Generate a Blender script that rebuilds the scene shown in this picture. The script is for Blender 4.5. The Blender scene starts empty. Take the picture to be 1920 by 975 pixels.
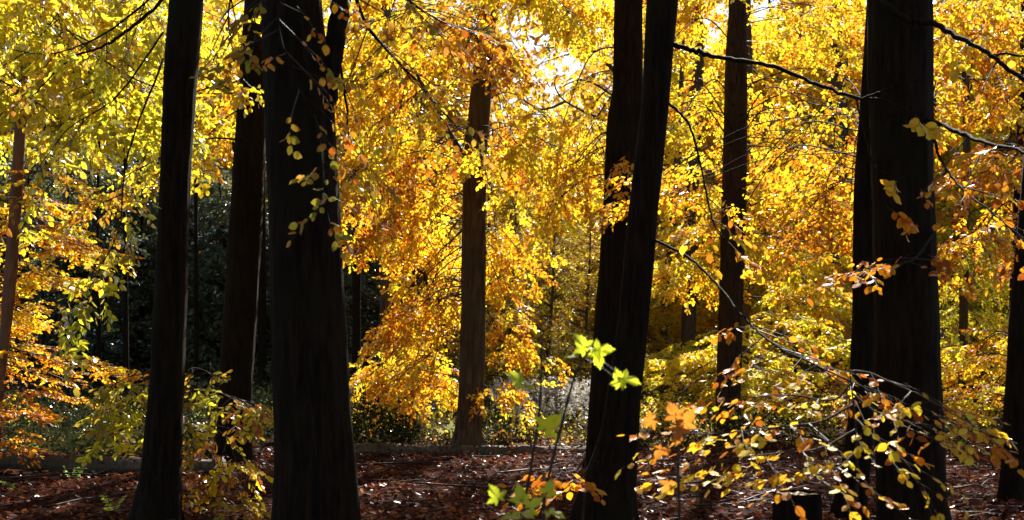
import bpy, math
import numpy as np

RNG = np.random.default_rng(7)
F = 2059.0            # focal length in photo pixels (photo 1920 wide)
HY = 680.0            # eye level row
CAMH = 1.6
SUN_EL, SUN_AZ = 40.0, 13.0
LS, DM = 1.4, 1.5       # leaf size and density of the foliage

scene = bpy.context.scene
COL = scene.collection


def P(px, py, Y):
    return np.array([(px - 960.0) / F * Y, Y, CAMH - (py - HY) / F * Y])


def unit(v):
    v = np.asarray(v, float)
    return v / np.maximum(np.linalg.norm(v, axis=-1, keepdims=True), 1e-9)


def ground_z(x, y):
    x = np.asarray(x, float); y = np.asarray(y, float)
    return (0.035 * np.sin(x * 0.9 + 1.3) * np.sin(y * 0.7 + 0.4) + 0.025 * np.sin(x * 2.1 + y * 1.3)
            + 0.018 * np.sin(x * 3.7 - y * 2.9 + 2.0))


# ------------------------------------------------------------------ materials
def nodes(m):
    m.use_nodes = True
    nt = m.node_tree
    nt.nodes.clear()
    return nt, nt.nodes, nt.links


def ramp(N, stops, interp='LINEAR'):
    r = N.new('ShaderNodeValToRGB')
    r.color_ramp.interpolation = interp
    e = r.color_ramp.elements
    while len(e) < len(stops):
        e.new(0.5)
    for k, (p, c) in enumerate(stops):
        e[k].position = p
        e[k].color = (*c, 1)
    return r


def leaf_mat(name, cols, trans=0.55, rough=0.38, gloss=1.0, nscale=0.7, nmix=0.5, veins=False, blotch=0.25):
    m = bpy.data.materials.new(name)
    nt, N, L = nodes(m)
    geo = N.new('ShaderNodeNewGeometry')
    tc = N.new('ShaderNodeTexCoord')
    nz = N.new('ShaderNodeTexNoise'); nz.inputs['Scale'].default_value = nscale; nz.inputs['Detail'].default_value = 2
    L.new(tc.outputs['Object'], nz.inputs['Vector'])
    mr = N.new('ShaderNodeMapRange'); mr.inputs[1].default_value = 0.3; mr.inputs[2].default_value = 0.7
    L.new(nz.outputs['Fac'], mr.inputs[0])
    mx = N.new('ShaderNodeMix'); mx.data_type = 'FLOAT'; mx.inputs[0].default_value = nmix
    L.new(geo.outputs['Random Per Island'], mx.inputs[2]); L.new(mr.outputs[0], mx.inputs[3])
    n = len(cols)
    rp = ramp(N, [(0.08 + 0.84 * k / (n - 1), c) for k, c in enumerate(cols)])
    L.new(mx.outputs[0], rp.inputs[0])
    col = rp.outputs[0]
    # brown blotches on single leaves
    nb = N.new('ShaderNodeTexNoise'); nb.inputs['Scale'].default_value = 34; nb.inputs['Detail'].default_value = 3
    L.new(tc.outputs['Object'], nb.inputs['Vector'])
    rb = ramp(N, [(0.56, (0, 0, 0)), (0.72, (1, 1, 1))])
    L.new(nb.outputs['Fac'], rb.inputs[0])
    mb = N.new('ShaderNodeMath'); mb.operation = 'MULTIPLY'; mb.inputs[1].default_value = blotch
    L.new(rb.outputs[0], mb.inputs[0])
    mc = N.new('ShaderNodeMix'); mc.data_type = 'RGBA'
    mc.inputs[7].default_value = (0.16, 0.06, 0.015, 1)
    L.new(mb.outputs[0], mc.inputs[0]); L.new(col, mc.inputs[6])
    col = mc.outputs[2]
    bump = None
    if veins:
        uv = N.new('ShaderNodeUVMap')
        sp = N.new('ShaderNodeSeparateXYZ'); L.new(uv.outputs[0], sp.inputs[0])
        ab = N.new('ShaderNodeMath'); ab.operation = 'ABSOLUTE'; L.new(sp.outputs[0], ab.inputs[0])
        m1 = N.new('ShaderNodeMath'); m1.operation = 'MULTIPLY_ADD'; m1.inputs[1].default_value = -0.55
        L.new(ab.outputs[0], m1.inputs[0]); L.new(sp.outputs[1], m1.inputs[2])
        m2 = N.new('ShaderNodeMath'); m2.operation = 'MULTIPLY'; m2.inputs[1].default_value = 2 * math.pi * 9
        L.new(m1.outputs[0], m2.inputs[0])
        sn = N.new('ShaderNodeMath'); sn.operation = 'SINE'; L.new(m2.outputs[0], sn.inputs[0])
        rv = ramp(N, [(0.86, (0, 0, 0)), (0.99, (1, 1, 1))]); L.new(sn.outputs[0], rv.inputs[0])
        rm = ramp(N, [(0.0, (1, 1, 1)), (0.06, (0, 0, 0))]); L.new(ab.outputs[0], rm.inputs[0])
        mxx = N.new('ShaderNodeMath'); mxx.operation = 'MAXIMUM'
        L.new(rv.outputs[0], mxx.inputs[0]); L.new(rm.outputs[0], mxx.inputs[1])
        f2 = N.new('ShaderNodeMath'); f2.operation = 'MULTIPLY'; f2.inputs[1].default_value = 0.45
        L.new(mxx.outputs[0], f2.inputs[0])
        mv = N.new('ShaderNodeMix'); mv.data_type = 'RGBA'; mv.inputs[7].default_value = (0.22, 0.09, 0.015, 1)
        L.new(f2.outputs[0], mv.inputs[0]); L.new(col, mv.inputs[6])
        col = mv.outputs[2]
        bump = N.new('ShaderNodeBump'); bump.inputs['Strength'].default_value = 0.35; bump.inputs['Distance'].default_value = 0.004
        L.new(sn.outputs[0], bump.inputs['Height'])
    df = N.new('ShaderNodeBsdfDiffuse'); tr = N.new('ShaderNodeBsdfTranslucent')
    L.new(col, df.inputs[0]); L.new(col, tr.inputs[0])
    ms = N.new('ShaderNodeMixShader'); ms.inputs[0].default_value = trans
    L.new(df.outputs[0], ms.inputs[1]); L.new(tr.outputs[0], ms.inputs[2])
    gl = N.new('ShaderNodeBsdfGlossy'); gl.inputs['Roughness'].default_value = rough
    fr = N.new('ShaderNodeFresnel'); fr.inputs['IOR'].default_value = 1.42
    fm = N.new('ShaderNodeMath'); fm.operation = 'MULTIPLY'; fm.inputs[1].default_value = gloss
    L.new(fr.outputs[0], fm.inputs[0])
    m3 = N.new('ShaderNodeMixShader')
    L.new(fm.outputs[0], m3.inputs[0]); L.new(ms.outputs[0], m3.inputs[1]); L.new(gl.outputs[0], m3.inputs[2])
    if bump is not None:
        L.new(bump.outputs[0], df.inputs['Normal']); L.new(bump.outputs[0], gl.inputs['Normal'])
    out = N.new('ShaderNodeOutputMaterial')
    L.new(m3.outputs[0], out.inputs[0])
    return m


def bark_mat(name, c1, c2, c3=None, scale=1.0, bump=0.5, rough=0.85, spec=0.25):
    m = bpy.data.materials.new(name)
    nt, N, L = nodes(m)
    tc = N.new('ShaderNodeTexCoord')
    mp = N.new('ShaderNodeMapping'); mp.inputs['Scale'].default_value = (9 * scale, 9 * scale, 1.3 * scale)
    L.new(tc.outputs['Object'], mp.inputs[0])
    n1 = N.new('ShaderNodeTexNoise'); n1.inputs['Scale'].default_value = 2.2; n1.inputs['Detail'].default_value = 6; n1.inputs['Roughness'].default_value = 0.65
    L.new(mp.outputs[0], n1.inputs['Vector'])
    n2 = N.new('ShaderNodeTexNoise'); n2.inputs['Scale'].default_value = 1.7 * scale; n2.inputs['Detail'].default_value = 4
    L.new(tc.outputs['Object'], n2.inputs['Vector'])
    r1 = ramp(N, [(0.38, c1), (0.64, c2)])
    L.new(n1.outputs['Fac'], r1.inputs[0])
    r2 = ramp(N, [(0.48, (0, 0, 0)), (0.68, (1, 1, 1))])
    L.new(n2.outputs['Fac'], r2.inputs[0])
    mx = N.new('ShaderNodeMix'); mx.data_type = 'RGBA'; mx.inputs[7].default_value = (*(c3 or c1), 1)
    L.new(r2.outputs[0], mx.inputs[0]); L.new(r1.outputs[0], mx.inputs[6])
    b = N.new('ShaderNodeBsdfPrincipled'); b.inputs['Roughness'].default_value = rough
    b.inputs['Specular IOR Level'].default_value = spec
    L.new(mx.outputs[2], b.inputs['Base Color'])
    bp = N.new('ShaderNodeBump'); bp.inputs['Strength'].default_value = bump; bp.inputs['Distance'].default_value = 0.02
    L.new(n1.outputs['Fac'], bp.inputs['Height']); L.new(bp.outputs[0], b.inputs['Normal'])
    out = N.new('ShaderNodeOutputMaterial'); L.new(b.outputs[0], out.inputs[0])
    return m


M = {}
M['lemon'] = leaf_mat('leaf_lemon', [(.58, .50, .025), (.79, .66, .03), (.83, .65, .025), (.81, .54, .02), (.66, .29, .012)], trans=.62, gloss=.3)
M['gold'] = leaf_mat('leaf_gold', [(.78, .62, .025), (.82, .58, .02), (.82, .48, .016), (.77, .34, .012), (.50, .15, .007)], trans=.62, gloss=.3)
M['orange'] = leaf_mat('leaf_orange', [(0.817, 0.585, 0.022), (0.808, 0.447, 0.015), (0.774, 0.31, 0.01), (0.671, 0.198, 0.008), (0.413, 0.095, 0.005)], trans=.62, gloss=.3)
M['yellowgreen'] = leaf_mat('leaf_yellowgreen', [(.34, .36, .025), (.56, .52, .028), (.74, .64, .03), (.80, .60, .025), (.70, .36, .016)], trans=.62, gloss=.3)
M['olive'] = leaf_mat('leaf_olive_shade', [(.20, .22, .025), (.36, .30, .03), (.44, .28, .025), (.40, .17, .02), (.26, .09, .012)], gloss=.3)  # olive brown also carries shade, standing for leaves out of the sun
M['copper'] = leaf_mat('leaf_copper', [(.72, .46, .025), (.66, .30, .02), (.56, .19, .014), (.40, .11, .01), (.24, .06, .008)], gloss=.5)
M['farbrush'] = leaf_mat('leaf_russet', [(.50, .42, .03), (.46, .32, .03), (.44, .20, .02), (.28, .11, .015)], gloss=.2)
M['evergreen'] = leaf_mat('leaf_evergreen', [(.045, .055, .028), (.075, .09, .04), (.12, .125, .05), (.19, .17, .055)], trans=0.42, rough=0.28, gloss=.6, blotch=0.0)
M['shrub'] = leaf_mat('leaf_shrub_green', [(.16, .22, .03), (.30, .36, .03), (.45, .44, .04), (.5, .36, .03)])
M['near_copper'] = leaf_mat('near_leaf_copper', [(.80, .50, .02), (.78, .36, .016), (.70, .24, .012), (.50, .13, .009), (.26, .06, .007)], veins=True, rough=0.34, nmix=0.35, gloss=.28)
M['near_yellow'] = leaf_mat('near_leaf_yellow', [(.88, .70, .03), (.88, .60, .025), (.84, .48, .02), (.70, .28, .012)], veins=True, rough=0.32, nmix=0.3, gloss=.4)
M['near_olive'] = leaf_mat('near_leaf_olive_shade', [(.24, .25, .03), (.40, .32, .03), (.46, .27, .03), (.42, .17, .03), (.25, .09, .02)], veins=True, rough=0.4, nmix=0.35, gloss=.12)  # darker, browner olive: canopy shade put into the leaf colour
M['maple'] = leaf_mat('leaf_sycamore_green', [(.34, .56, .03), (.48, .64, .03), (.66, .66, .03), (.80, .68, .03)], trans=0.66, rough=0.35, gloss=.5, blotch=0.35, nmix=0.2)
M['maple_brown'] = leaf_mat('leaf_sycamore_brown', [(.62, .27, .03), (.5, .18, .02), (.36, .10, .015)], trans=0.6, gloss=.4, nmix=0.2)
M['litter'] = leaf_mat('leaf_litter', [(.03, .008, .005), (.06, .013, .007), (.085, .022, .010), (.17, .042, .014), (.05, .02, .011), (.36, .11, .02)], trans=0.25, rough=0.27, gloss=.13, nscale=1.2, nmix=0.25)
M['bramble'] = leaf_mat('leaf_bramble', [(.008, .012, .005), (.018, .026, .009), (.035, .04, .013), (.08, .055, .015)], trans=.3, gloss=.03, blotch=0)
M['grass'] = leaf_mat('leaf_grass', [(.12, .15, .05), (.2, .2, .08), (.3, .25, .13), (.34, .25, .15)], trans=0.45, blotch=0, gloss=.2)
M['fluff'] = leaf_mat('seed_fluff', [(.30, .27, .22), (.42, .39, .34), (.2, .17, .13)], trans=0.5, gloss=0.1, blotch=0)
M['fern'] = leaf_mat('leaf_fern', [(.2, .4, .04), (.35, .5, .05), (.5, .5, .08)], trans=0.5, blotch=0.1, gloss=.4)
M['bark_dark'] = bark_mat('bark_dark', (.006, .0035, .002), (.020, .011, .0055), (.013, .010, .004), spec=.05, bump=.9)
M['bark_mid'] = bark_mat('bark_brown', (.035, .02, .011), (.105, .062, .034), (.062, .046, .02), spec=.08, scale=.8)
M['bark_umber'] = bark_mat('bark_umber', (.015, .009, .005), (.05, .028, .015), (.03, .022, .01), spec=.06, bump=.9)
M['bark_red_lit'] = bark_mat('bark_reddish_lit', (.10, .045, .025), (.2, .09, .045), (.13, .07, .035))  # orange reflected light put into the bark colour
M['twig'] = bark_mat('bark_twig', (.022, .014, .009), (.05, .031, .02), scale=3, bump=0.2, rough=0.6, spec=0.15)
M['log'] = bark_mat('bark_rotten_log', (.04, .03, .02), (.13, .09, .05), (.06, .045, .025), scale=1.0, bump=0.8)
M['cutwood'] = bark_mat('wood_cut_face', (.22, .16, .09), (.4, .3, .18), scale=2.5, bump=0.3)


# ------------------------------------------------------------------ mesh accumulator
class Acc:
    def __init__(s):
        s.v = []; s.f = []; s.n = 0

    def add(s, verts, quads, mat=0, uv=None):
        """quads (n,4) int; a triangle repeats nothing: use -1 in the last slot"""
        s.v.append(np.asarray(verts, np.float32))
        q = np.asarray(quads, np.int64)
        s.f.append((np.where(q >= 0, q + s.n, -1), mat, uv))
        s.n += len(verts)

    def build(s, name, mats, parent=None, smooth=True, loc=None):
        me = bpy.data.meshes.new(name)
        v = np.concatenate(s.v)
        if loc is not None:
            v = v - np.asarray(loc, np.float32)
        q = np.concatenate([f for f, _, _ in s.f])
        mi = np.concatenate([np.full(len(f), m, np.int32) for f, m, _ in s.f])
        keep = q >= 0
        tot = keep.sum(1).astype(np.int32)
        loops = q[keep].astype(np.int32)
        me.vertices.add(len(v)); me.vertices.foreach_set('co', v.ravel())
        me.loops.add(len(loops)); me.loops.foreach_set('vertex_index', loops)
        me.polygons.add(len(q))
        st = np.concatenate([[0], np.cumsum(tot)[:-1]]).astype(np.int32)
        me.polygons.foreach_set('loop_start', st)
        me.polygons.foreach_set('loop_total', tot)
        me.polygons.foreach_set('material_index', mi)
        me.polygons.foreach_set('use_smooth', np.full(len(q), smooth))
        if any(u is not None for _, _, u in s.f):
            lay = me.uv_layers.new(name='UVMap')
            uvs = np.zeros((len(loops), 2), np.float32)
            k = 0
            for f, _, u in s.f:
                kk = f >= 0
                c = int(kk.sum())
                if u is not None:
                    uvs[k:k + c] = np.asarray(u, np.float32)[(f - f[kk].min())[kk]]
                k += c
            lay.data.foreach_set('uv', uvs.ravel())
        for m in mats:
            me.materials.append(M[m])
        me.update(calc_edges=True)
        o = bpy.data.objects.new(name, me)
        COL.objects.link(o)
        if parent is not None:
            o.parent = parent
        return o


def catmull(pts, per=8):
    p = np.asarray(pts, float)
    if len(p) < 3:
        t = np.linspace(0, 1, per + 1)[:, None]
        return p[0] * (1 - t) + p[-1] * t
    e = np.vstack([2 * p[0] - p[1], p, 2 * p[-1] - p[-2]])
    out = []
    for i in range(1, len(e) - 2):
        t = np.linspace(0, 1, per, endpoint=False)[:, None]
        a, b, c, d = e[i - 1], e[i], e[i + 1], e[i + 2]
        out.append(0.5 * (2 * b + (c - a) * t + (2 * a - 5 * b + 4 * c - d) * t**2 + (3 * b - a - 3 * c + d) * t**3))
    out.append(p[-1:])
    return np.vstack(out)


def tube(acc, pts, rad, ns=10, mat=0, rmod=None, cap=True):
    pts = np.asarray(pts, float); n = len(pts)
    rad = np.broadcast_to(np.asarray(rad, float), (n,))
    tan = unit(np.gradient(pts, axis=0))
    ref = np.array([0, 1, 0.0]) if abs(tan[0][1]) < 0.8 else np.array([1, 0, 0.0])
    u = unit(np.cross(tan, ref)); w = np.cross(tan, u)
    th = np.linspace(0, 2 * np.pi, ns, endpoint=False)
    R = rad[:, None] * np.ones((1, ns))
    if rmod is not None:
        R = R * rmod
    V = pts[:, None, :] + R[..., None] * (np.cos(th)[None, :, None] * u[:, None, :] + np.sin(th)[None, :, None] * w[:, None, :])
    V = V.reshape(-1, 3)
    i = np.arange(n - 1)[:, None] * ns; j = np.arange(ns)[None, :]; j2 = (j + 1) % ns
    Q = np.stack([i + j, i + j2, i + ns + j2, i + ns + j], -1).reshape(-1, 4)
    if cap:
        V = np.vstack([V, pts[:1], pts[-1:]])
        a = n * ns
        jj = np.arange(ns); jn = (jj + 1) % ns
        c0 = np.stack([jn, jj, np.full(ns, a), np.full(ns, -1)], -1)
        c1 = np.stack([(n - 1) * ns + jj, (n - 1) * ns + jn, np.full(ns, a + 1), np.full(ns, -1)], -1)
        Q = np.vstack([Q, c0, c1])
    acc.add(V, Q, mat)


def prisms(acc, A, B, ra, rb, mat):
    """many thin three-sided twigs at once: A,B (n,3)"""
    A = np.asarray(A); B = np.asarray(B); n = len(A)
    if n == 0:
        return
    t = unit(B - A)
    ref = np.where(np.abs(t[:, 2:3]) < 0.9, np.array([[0, 0, 1.0]]), np.array([[1.0, 0, 0]]))
    u = unit(np.cross(t, ref)); w = np.cross(t, u)
    ra = np.broadcast_to(ra, (n,))[:, None]; rb = np.broadcast_to(rb, (n,))[:, None]
    V = np.empty((n, 6, 3))
    for k in range(3):
        a = 2 * math.pi * k / 3
        d = math.cos(a) * u + math.sin(a) * w
        V[:, k] = A + ra * d; V[:, 3 + k] = B + rb * d
    base = (np.arange(n) * 6)[:, None, None]
    q = np.array([[0, 1, 4, 3], [1, 2, 5, 4], [2, 0, 3, 5]])[None]
    acc.add(V.reshape(-1, 3), (base + q).reshape(-1, 4), mat)


# ------------------------------------------------------------------ leaf templates (x along, y side, z normal; unit length)
def tmpl_mid():
    v = np.array([[0, 0, 0], [1, 0, -.08], [.28, .27, .06], [.70, .27, .04], [.28, -.27, .06], [.70, -.27, .04]])
    q = np.array([[0, 1, 3, 2], [0, 4, 5, 1]])
    return v, q, None


def tmpl_far():
    v = np.array([[0, 0, 0], [.5, .36, .03], [1, 0, 0], [.5, -.36, .03]])
    return v, np.array([[0, 3, 2, 1]]), None


def tmpl_near():
    ts = [0, .10, .28, .5, .72, .90, 1.0]
    ws = [0, .17, .315, .35, .29, .12, 0]
    v = []; uv = []
    for t in ts:
        v.append([t, 0, -.10 * t * t]); uv.append([0, t])
    L = []; R = []
    for t, w in list(zip(ts, ws))[1:-1]:
        L.append(len(v)); v.append([t, w, .05 + .03 * math.sin(t * 11) - .12 * t * t]); uv.append([1, t])
    for t, w in list(zip(ts, ws))[1:-1]:
        R.append(len(v)); v.append([t, -w, .05 + .03 * math.cos(t * 9) - .12 * t * t]); uv.append([-1, t])
    q = [[0, 1, L[0], -1], [0, R[0], 1, -1]]
    for k in range(4):
        q.append([k + 1, k + 2, L[k + 1], L[k]])
        q.append([k + 1, R[k], R[k + 1], k + 2])
    q += [[5, 6, L[4], -1], [5, R[4], 6, -1]]
    # petiole
    a = len(v)
    v += [[-.16, .008, 0], [-.16, -.008, 0], [0.02, .012, 0], [0.02, -.012, 0]]; uv += [[0, 0]] * 4
    q.append([a, a + 1, a + 3, a + 2])
    return np.array(v), np.array(q), np.array(uv)


TM = {'mid': tmpl_mid(), 'far': tmpl_far(), 'near': tmpl_near()}


def put_leaves(acc, kind, pos, d, nrm, size, mat):
    v, q, uv = TM[kind]
    n = len(pos)
    if n == 0:
        return
    X = unit(d); Yv = unit(np.cross(nrm, X)); Z = np.cross(X, Yv)
    curl = RNG.uniform(-1.2, 2.2, n)[:, None, None]
    tv = np.broadcast_to(v[None], (n,) + v.shape).copy()
    tv[..., 2:3] *= curl
    tv[..., 1] *= RNG.uniform(0.8, 1.15, n)[:, None]
    V = pos[:, None, :] + size[:, None, None] * (tv[..., 0:1] * X[:, None] + tv[..., 1:2] * Yv[:, None] + tv[..., 2:3] * Z[:, None])
    nv = len(v)
    Q = q[None] + (np.arange(n) * nv)[:, None, None]
    Q = np.where(q[None] < 0, -1, Q)
    acc.add(V.reshape(-1, 3), Q.reshape(-1, 4), mat, None if uv is None else np.tile(uv, (n, 1)))


# ------------------------------------------------------------------ spray templates (a leafy beech twig, ~0.55 m)
def make_spray(rng, Lm=0.55, sp=0.04):
    pos = []; dr = []; seg = []

    def twig(o, ang, L, lvl):
        n = max(3, int(L / sp))
        s = np.linspace(0, L, n + 1)
        bend = rng.normal(0, .25)
        a = ang + bend * s / Lm
        x = o[0] + np.concatenate([[0], np.cumsum(np.cos(a[:-1]) * np.diff(s))])
        y = o[1] + np.concatenate([[0], np.cumsum(np.sin(a[:-1]) * np.diff(s))])
        z = o[2] - 0.25 * (np.hypot(x, y)**2 - np.hypot(o[0], o[1])**2) + rng.normal(0, .008, n + 1)
        pts = np.stack([x, y, z], -1)
        mid = n // 2
        seg.append((pts[0], pts[mid], lvl)); seg.append((pts[mid], pts[n], lvl))
        side = rng.choice([-1, 1])
        for k in range(1, n + 1):
            side = -side
            if lvl == 0 and k < n * .25:
                continue
            if rng.random() < .12:
                continue
            la = a[k] + side * rng.uniform(.6, 1.15) if k < n else a[k]
            pos.append(pts[k]); dr.append([math.cos(la), math.sin(la), rng.normal(-.18, .22)])
            if lvl == 0 and k % 3 == 1 and k < n * .85:
                twig(pts[k], a[k] + side * rng.uniform(.6, .95), L * rng.uniform(.3, .55) * (1.1 - k / n), 1)
    twig(np.zeros(3), 0, Lm, 0)
    return np.array(pos), np.array(dr), seg


SPR = [make_spray(RNG, RNG.uniform(.42, .62)) for _ in range(12)]
SPR_SPARSE = [make_spray(RNG, RNG.uniform(.4, .6), .07) for _ in range(8)]
print('leaves per spray', np.mean([len(s[0]) for s in SPR]), np.mean([len(s[0]) for s in SPR_SPARSE]))


def put_sprays(acc, S, kind, mat, twigmat, jit, sparse=False, twigs=True, droop=0.0):
    """S rows: pos3, dir3, up3, scale, leafsize"""
    S = np.asarray(S)
    if len(S) == 0:
        return
    T = SPR_SPARSE if sparse else SPR
    which = RNG.integers(0, len(T), len(S))
    for k, (lp, ld, seg) in enumerate(T):
        r = S[which == k]
        if len(r) == 0:
            continue
        n, m = len(r), len(lp)
        X = unit(r[:, 3:6]); Yv = unit(np.cross(r[:, 6:9], X)); Z = np.cross(X, Yv)
        mir = RNG.choice([-1, 1], n)[:, None]
        Yv = Yv * mir
        fr = np.stack([X, Yv, Z], 1)
        wp = r[:, None, 0:3] + r[:, None, 9:10] * np.einsum('mk,nkj->nmj', lp, fr)
        wd = np.einsum('mk,nkj->nmj', ld, fr)
        wd[..., 2] -= droop
        wd += RNG.normal(0, .15, wd.shape)
        wn = Z[:, None, :] + jit * RNG.normal(0, 1, (n, m, 3))
        size = r[:, 10:11] * RNG.uniform(.65, 1.12, (n, m))
        put_leaves(acc, kind, wp.reshape(-1, 3), wd.reshape(-1, 3), wn.reshape(-1, 3), size.ravel(), mat)
        if twigs:
            for a, b, lvl in seg:
                A = r[:, 0:3] + r[:, 9:10] * np.einsum('k,nkj->nj', a, fr)
                B = r[:, 0:3] + r[:, 9:10] * np.einsum('k,nkj->nj', b, fr)
                w = .0028 if lvl == 0 else .0016
                prisms(acc, A, B, w, w * .6, twigmat)


# ------------------------------------------------------------------ trees
def tag(o, label=None, cat=None, group=None, kind=None):
    for k, v in (('label', label), ('category', cat), ('group', group), ('kind', kind)):
        if v:
            o[k] = v


class Tree:
    def __init__(s, name, label, cat, base, group=None, bark='bark_dark'):
        s.e = bpy.data.objects.new(name, None)
        COL.objects.link(s.e)
        s.base = np.array(base, float)
        s.e.location = s.base
        s.e.empty_display_size = 0.3
        tag(s.e, label, cat, group)
        s.bark = bark
        s.spr = {}
        s.ax = None

    def part(s, acc, name, mats, smooth=True):
        return acc.build(name, mats, s.e, smooth, s.base)

    # trunk from photographed edges: rows (py, xl, xr) at depth Y
    def trunk(s, rows, Y, top, endr=0.35, ns=40, name='trunk', lean=0.0, flare=True, bump=0.04):
        rows = sorted(rows, key=lambda r: -r[0])
        py = np.array([r[0] for r in rows], float)
        z = CAMH - (py - HY) / F * Y
        x = (np.array([(r[1] + r[2]) / 2 for r in rows]) - 960) / F * Y
        rr = np.array([(r[2] - r[1]) / 2 for r in rows]) / F * Y
        y = np.full(len(z), float(Y)) + lean * z
        if z[0] > -.3:
            z = np.concatenate([[-.35], z]); sx = (x[0] - x[1]) / max(z[1] - z[2], 1e-3) if len(x) > 1 else 0
            x = np.concatenate([[x[0]], x]); rr = np.concatenate([[rr[0] * 1.12], rr]); y = np.concatenate([[y[0]], y])
        sl = (x[-1] - x[-3]) / max(z[-1] - z[-3], .3)
        for k in (1, 2, 3, 4):
            t = k / 4
            zz = z[len(rows) + (1 if len(z) > len(rows) else 0) - 1] if k == 1 else zz0
            zz0 = zz
            z = np.append(z, zz0 + (top - zz0) * t)
            x = np.append(x, x[-1] + sl * .6 * (top - zz0) / 4 + RNG.normal(0, .04))
            y = np.append(y, y[-1] + RNG.normal(0, .05)); rr = np.append(rr, rr[-1] * (1 - (1 - endr) * .3))
        rr[-1] = rr[-2] * .5
        n = int(min(220, max(40, (z[-1] - z[0]) / .08)))
        zn = np.linspace(z[0], z[-1], n)
        X = np.interp(zn, z, x); Yy = np.interp(zn, z, y); R = np.interp(zn, z, rr)
        k = np.ones(5) / 5
        sm = lambda a: np.concatenate([a[:2], np.convolve(a, k, 'valid'), a[-2:]])
        X, Yy, R = sm(X), sm(Yy), sm(R)
        s.ax = (zn, X, Yy, R)
        th = np.linspace(0, 2 * np.pi, ns, endpoint=False)
        ph = RNG.uniform(0, 6.28, 12)
        ZZ = zn[:, None]; T = th[None]
        mod = 1 + bump * (.5 * np.sin(3 * T + .35 * ZZ + ph[0]) + .4 * np.sin(5 * T - .5 * ZZ + ph[1]) + .3 * np.sin(2 * T + 1.7 * ZZ + ph[2])
                          + .3 * np.sin(4 * T + 4.1 * ZZ + ph[3]) + .25 * np.sin(T - 7.3 * ZZ + ph[4]) + .3 * np.sin(11 * T + .8 * ZZ + ph[5])
                          + .22 * np.sin(17 * T - 1.1 * ZZ + 2 * np.sin(ZZ * 2 + ph[6])))
        mod = mod + RNG.normal(0, bump * .12, mod.shape)
        if flare:
            fl = np.exp(-np.maximum(ZZ + .05, 0) / .26)
            mod = mod * (1 + fl * (.2 + .24 * np.cos(5 * T + ph[7]) + .12 * np.cos(3 * T + ph[8])))
        a = Acc()
        tube(a, np.stack([X, Yy, zn], -1), R, ns, 0, mod)
        return s.part(a, name, [s.bark])

    def axis(s, z):
        zn, X, Y, R = s.ax
        return np.array([np.interp(z, zn, X), np.interp(z, zn, Y), min(max(z, zn[0]), zn[-1])])

    def rad(s, z):
        return float(np.interp(z, s.ax[0], s.ax[3]))

    def branch(s, pts, r0, r1, ns=8, per=8, mat=None, acc=None, name='branch'):
        c = catmull(pts, per)
        c[1:-1] += RNG.normal(0, min(r0 * .22, .006), c[1:-1].shape)
        a = acc or Acc()
        tube(a, c, np.linspace(r0, r1, len(c)) * RNG.uniform(.9, 1.1, len(c)), ns)
        if acc is None:
            s.part(a, name, [mat or s.bark])
        return c

    def spray(s, pal, pos, d, up, sc, size):
        s.spr.setdefault(pal, []).append(np.concatenate([pos, d, up, [sc, size * LS]]))

    def foliage(s, c, pal, t0=.1, per_m=6, spread=.9, size=.07, hang=0., sc=1.0, tipn=2, flat=.35, sub=True):
        """leafy side branches along the curve c"""
        seg = np.linalg.norm(np.diff(c, axis=0), axis=1)
        cum = np.concatenate([[0], np.cumsum(seg)]); Ltot = cum[-1]
        n = max(1, int(per_m * DM * Ltot * (1 - t0)))
        A = []; B = []
        pals = pal if isinstance(pal, (list, tuple)) else [pal]
        for k in range(n + tipn):
            if k < n:
                t = t0 + (1 - t0) * (k + RNG.random()) / n
                ls = spread * (1.05 - .75 * t) * RNG.uniform(.25, 1.0)
            else:
                t = 1.0; ls = .12
            q = t * Ltot
            p = np.array([np.interp(q, cum, c[:, j]) for j in range(3)])
            i = min(np.searchsorted(cum, q), len(c) - 1)
            tg = unit(c[i] - c[max(i - 1, 0)]) if i > 0 else unit(c[1] - c[0])
            sd = unit(np.cross(tg, [0, 0, 1.0]))
            if not np.isfinite(sd).all() or np.linalg.norm(sd) < .5:
                sd = unit(RNG.normal(0, 1, 3) * [1, 1, 0])
            sgn = -1 if k % 2 else 1
            ang = RNG.uniform(.6, 1.25) if k < n else RNG.normal(0, .4)
            d = unit(tg * math.cos(ang) + sd * sgn * math.sin(ang) + np.array([0, 0, RNG.normal(0, flat) - hang]))
            e = p + d * ls + np.array([0, 0, -.25 * ls * ls - hang * .3 * ls])
            if ls > .15 and sub:
                A.append(p); B.append(e)
            ns = max(1, int(round(ls / .24)))
            for j in range(ns):
                f = (j + 1) / ns
                pp = p + (e - p) * f
                a2 = RNG.normal(0, .65) if j < ns - 1 else RNG.normal(0, .3)
                h = np.cross(d, [0, 0, 1.0])
                dd = unit(d * math.cos(a2) + h * math.sin(a2) + np.array([0, 0, RNG.normal(-.08, flat * .6) - hang * RNG.uniform(.3, 1.2)]))
                up = np.array([0, 0, 1.0]) + RNG.normal(0, flat * .8, 3) + (hang * 1.1) * np.append(RNG.normal(0, .8, 2), 0)
                s.spray(pals[RNG.integers(len(pals))], pp - dd * .12 * sc, dd, up, sc * RNG.uniform(.75, 1.15), size)
        s.sub = getattr(s, 'sub', [])
        if A:
            s.sub.append((np.array(A), np.array(B)))

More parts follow.
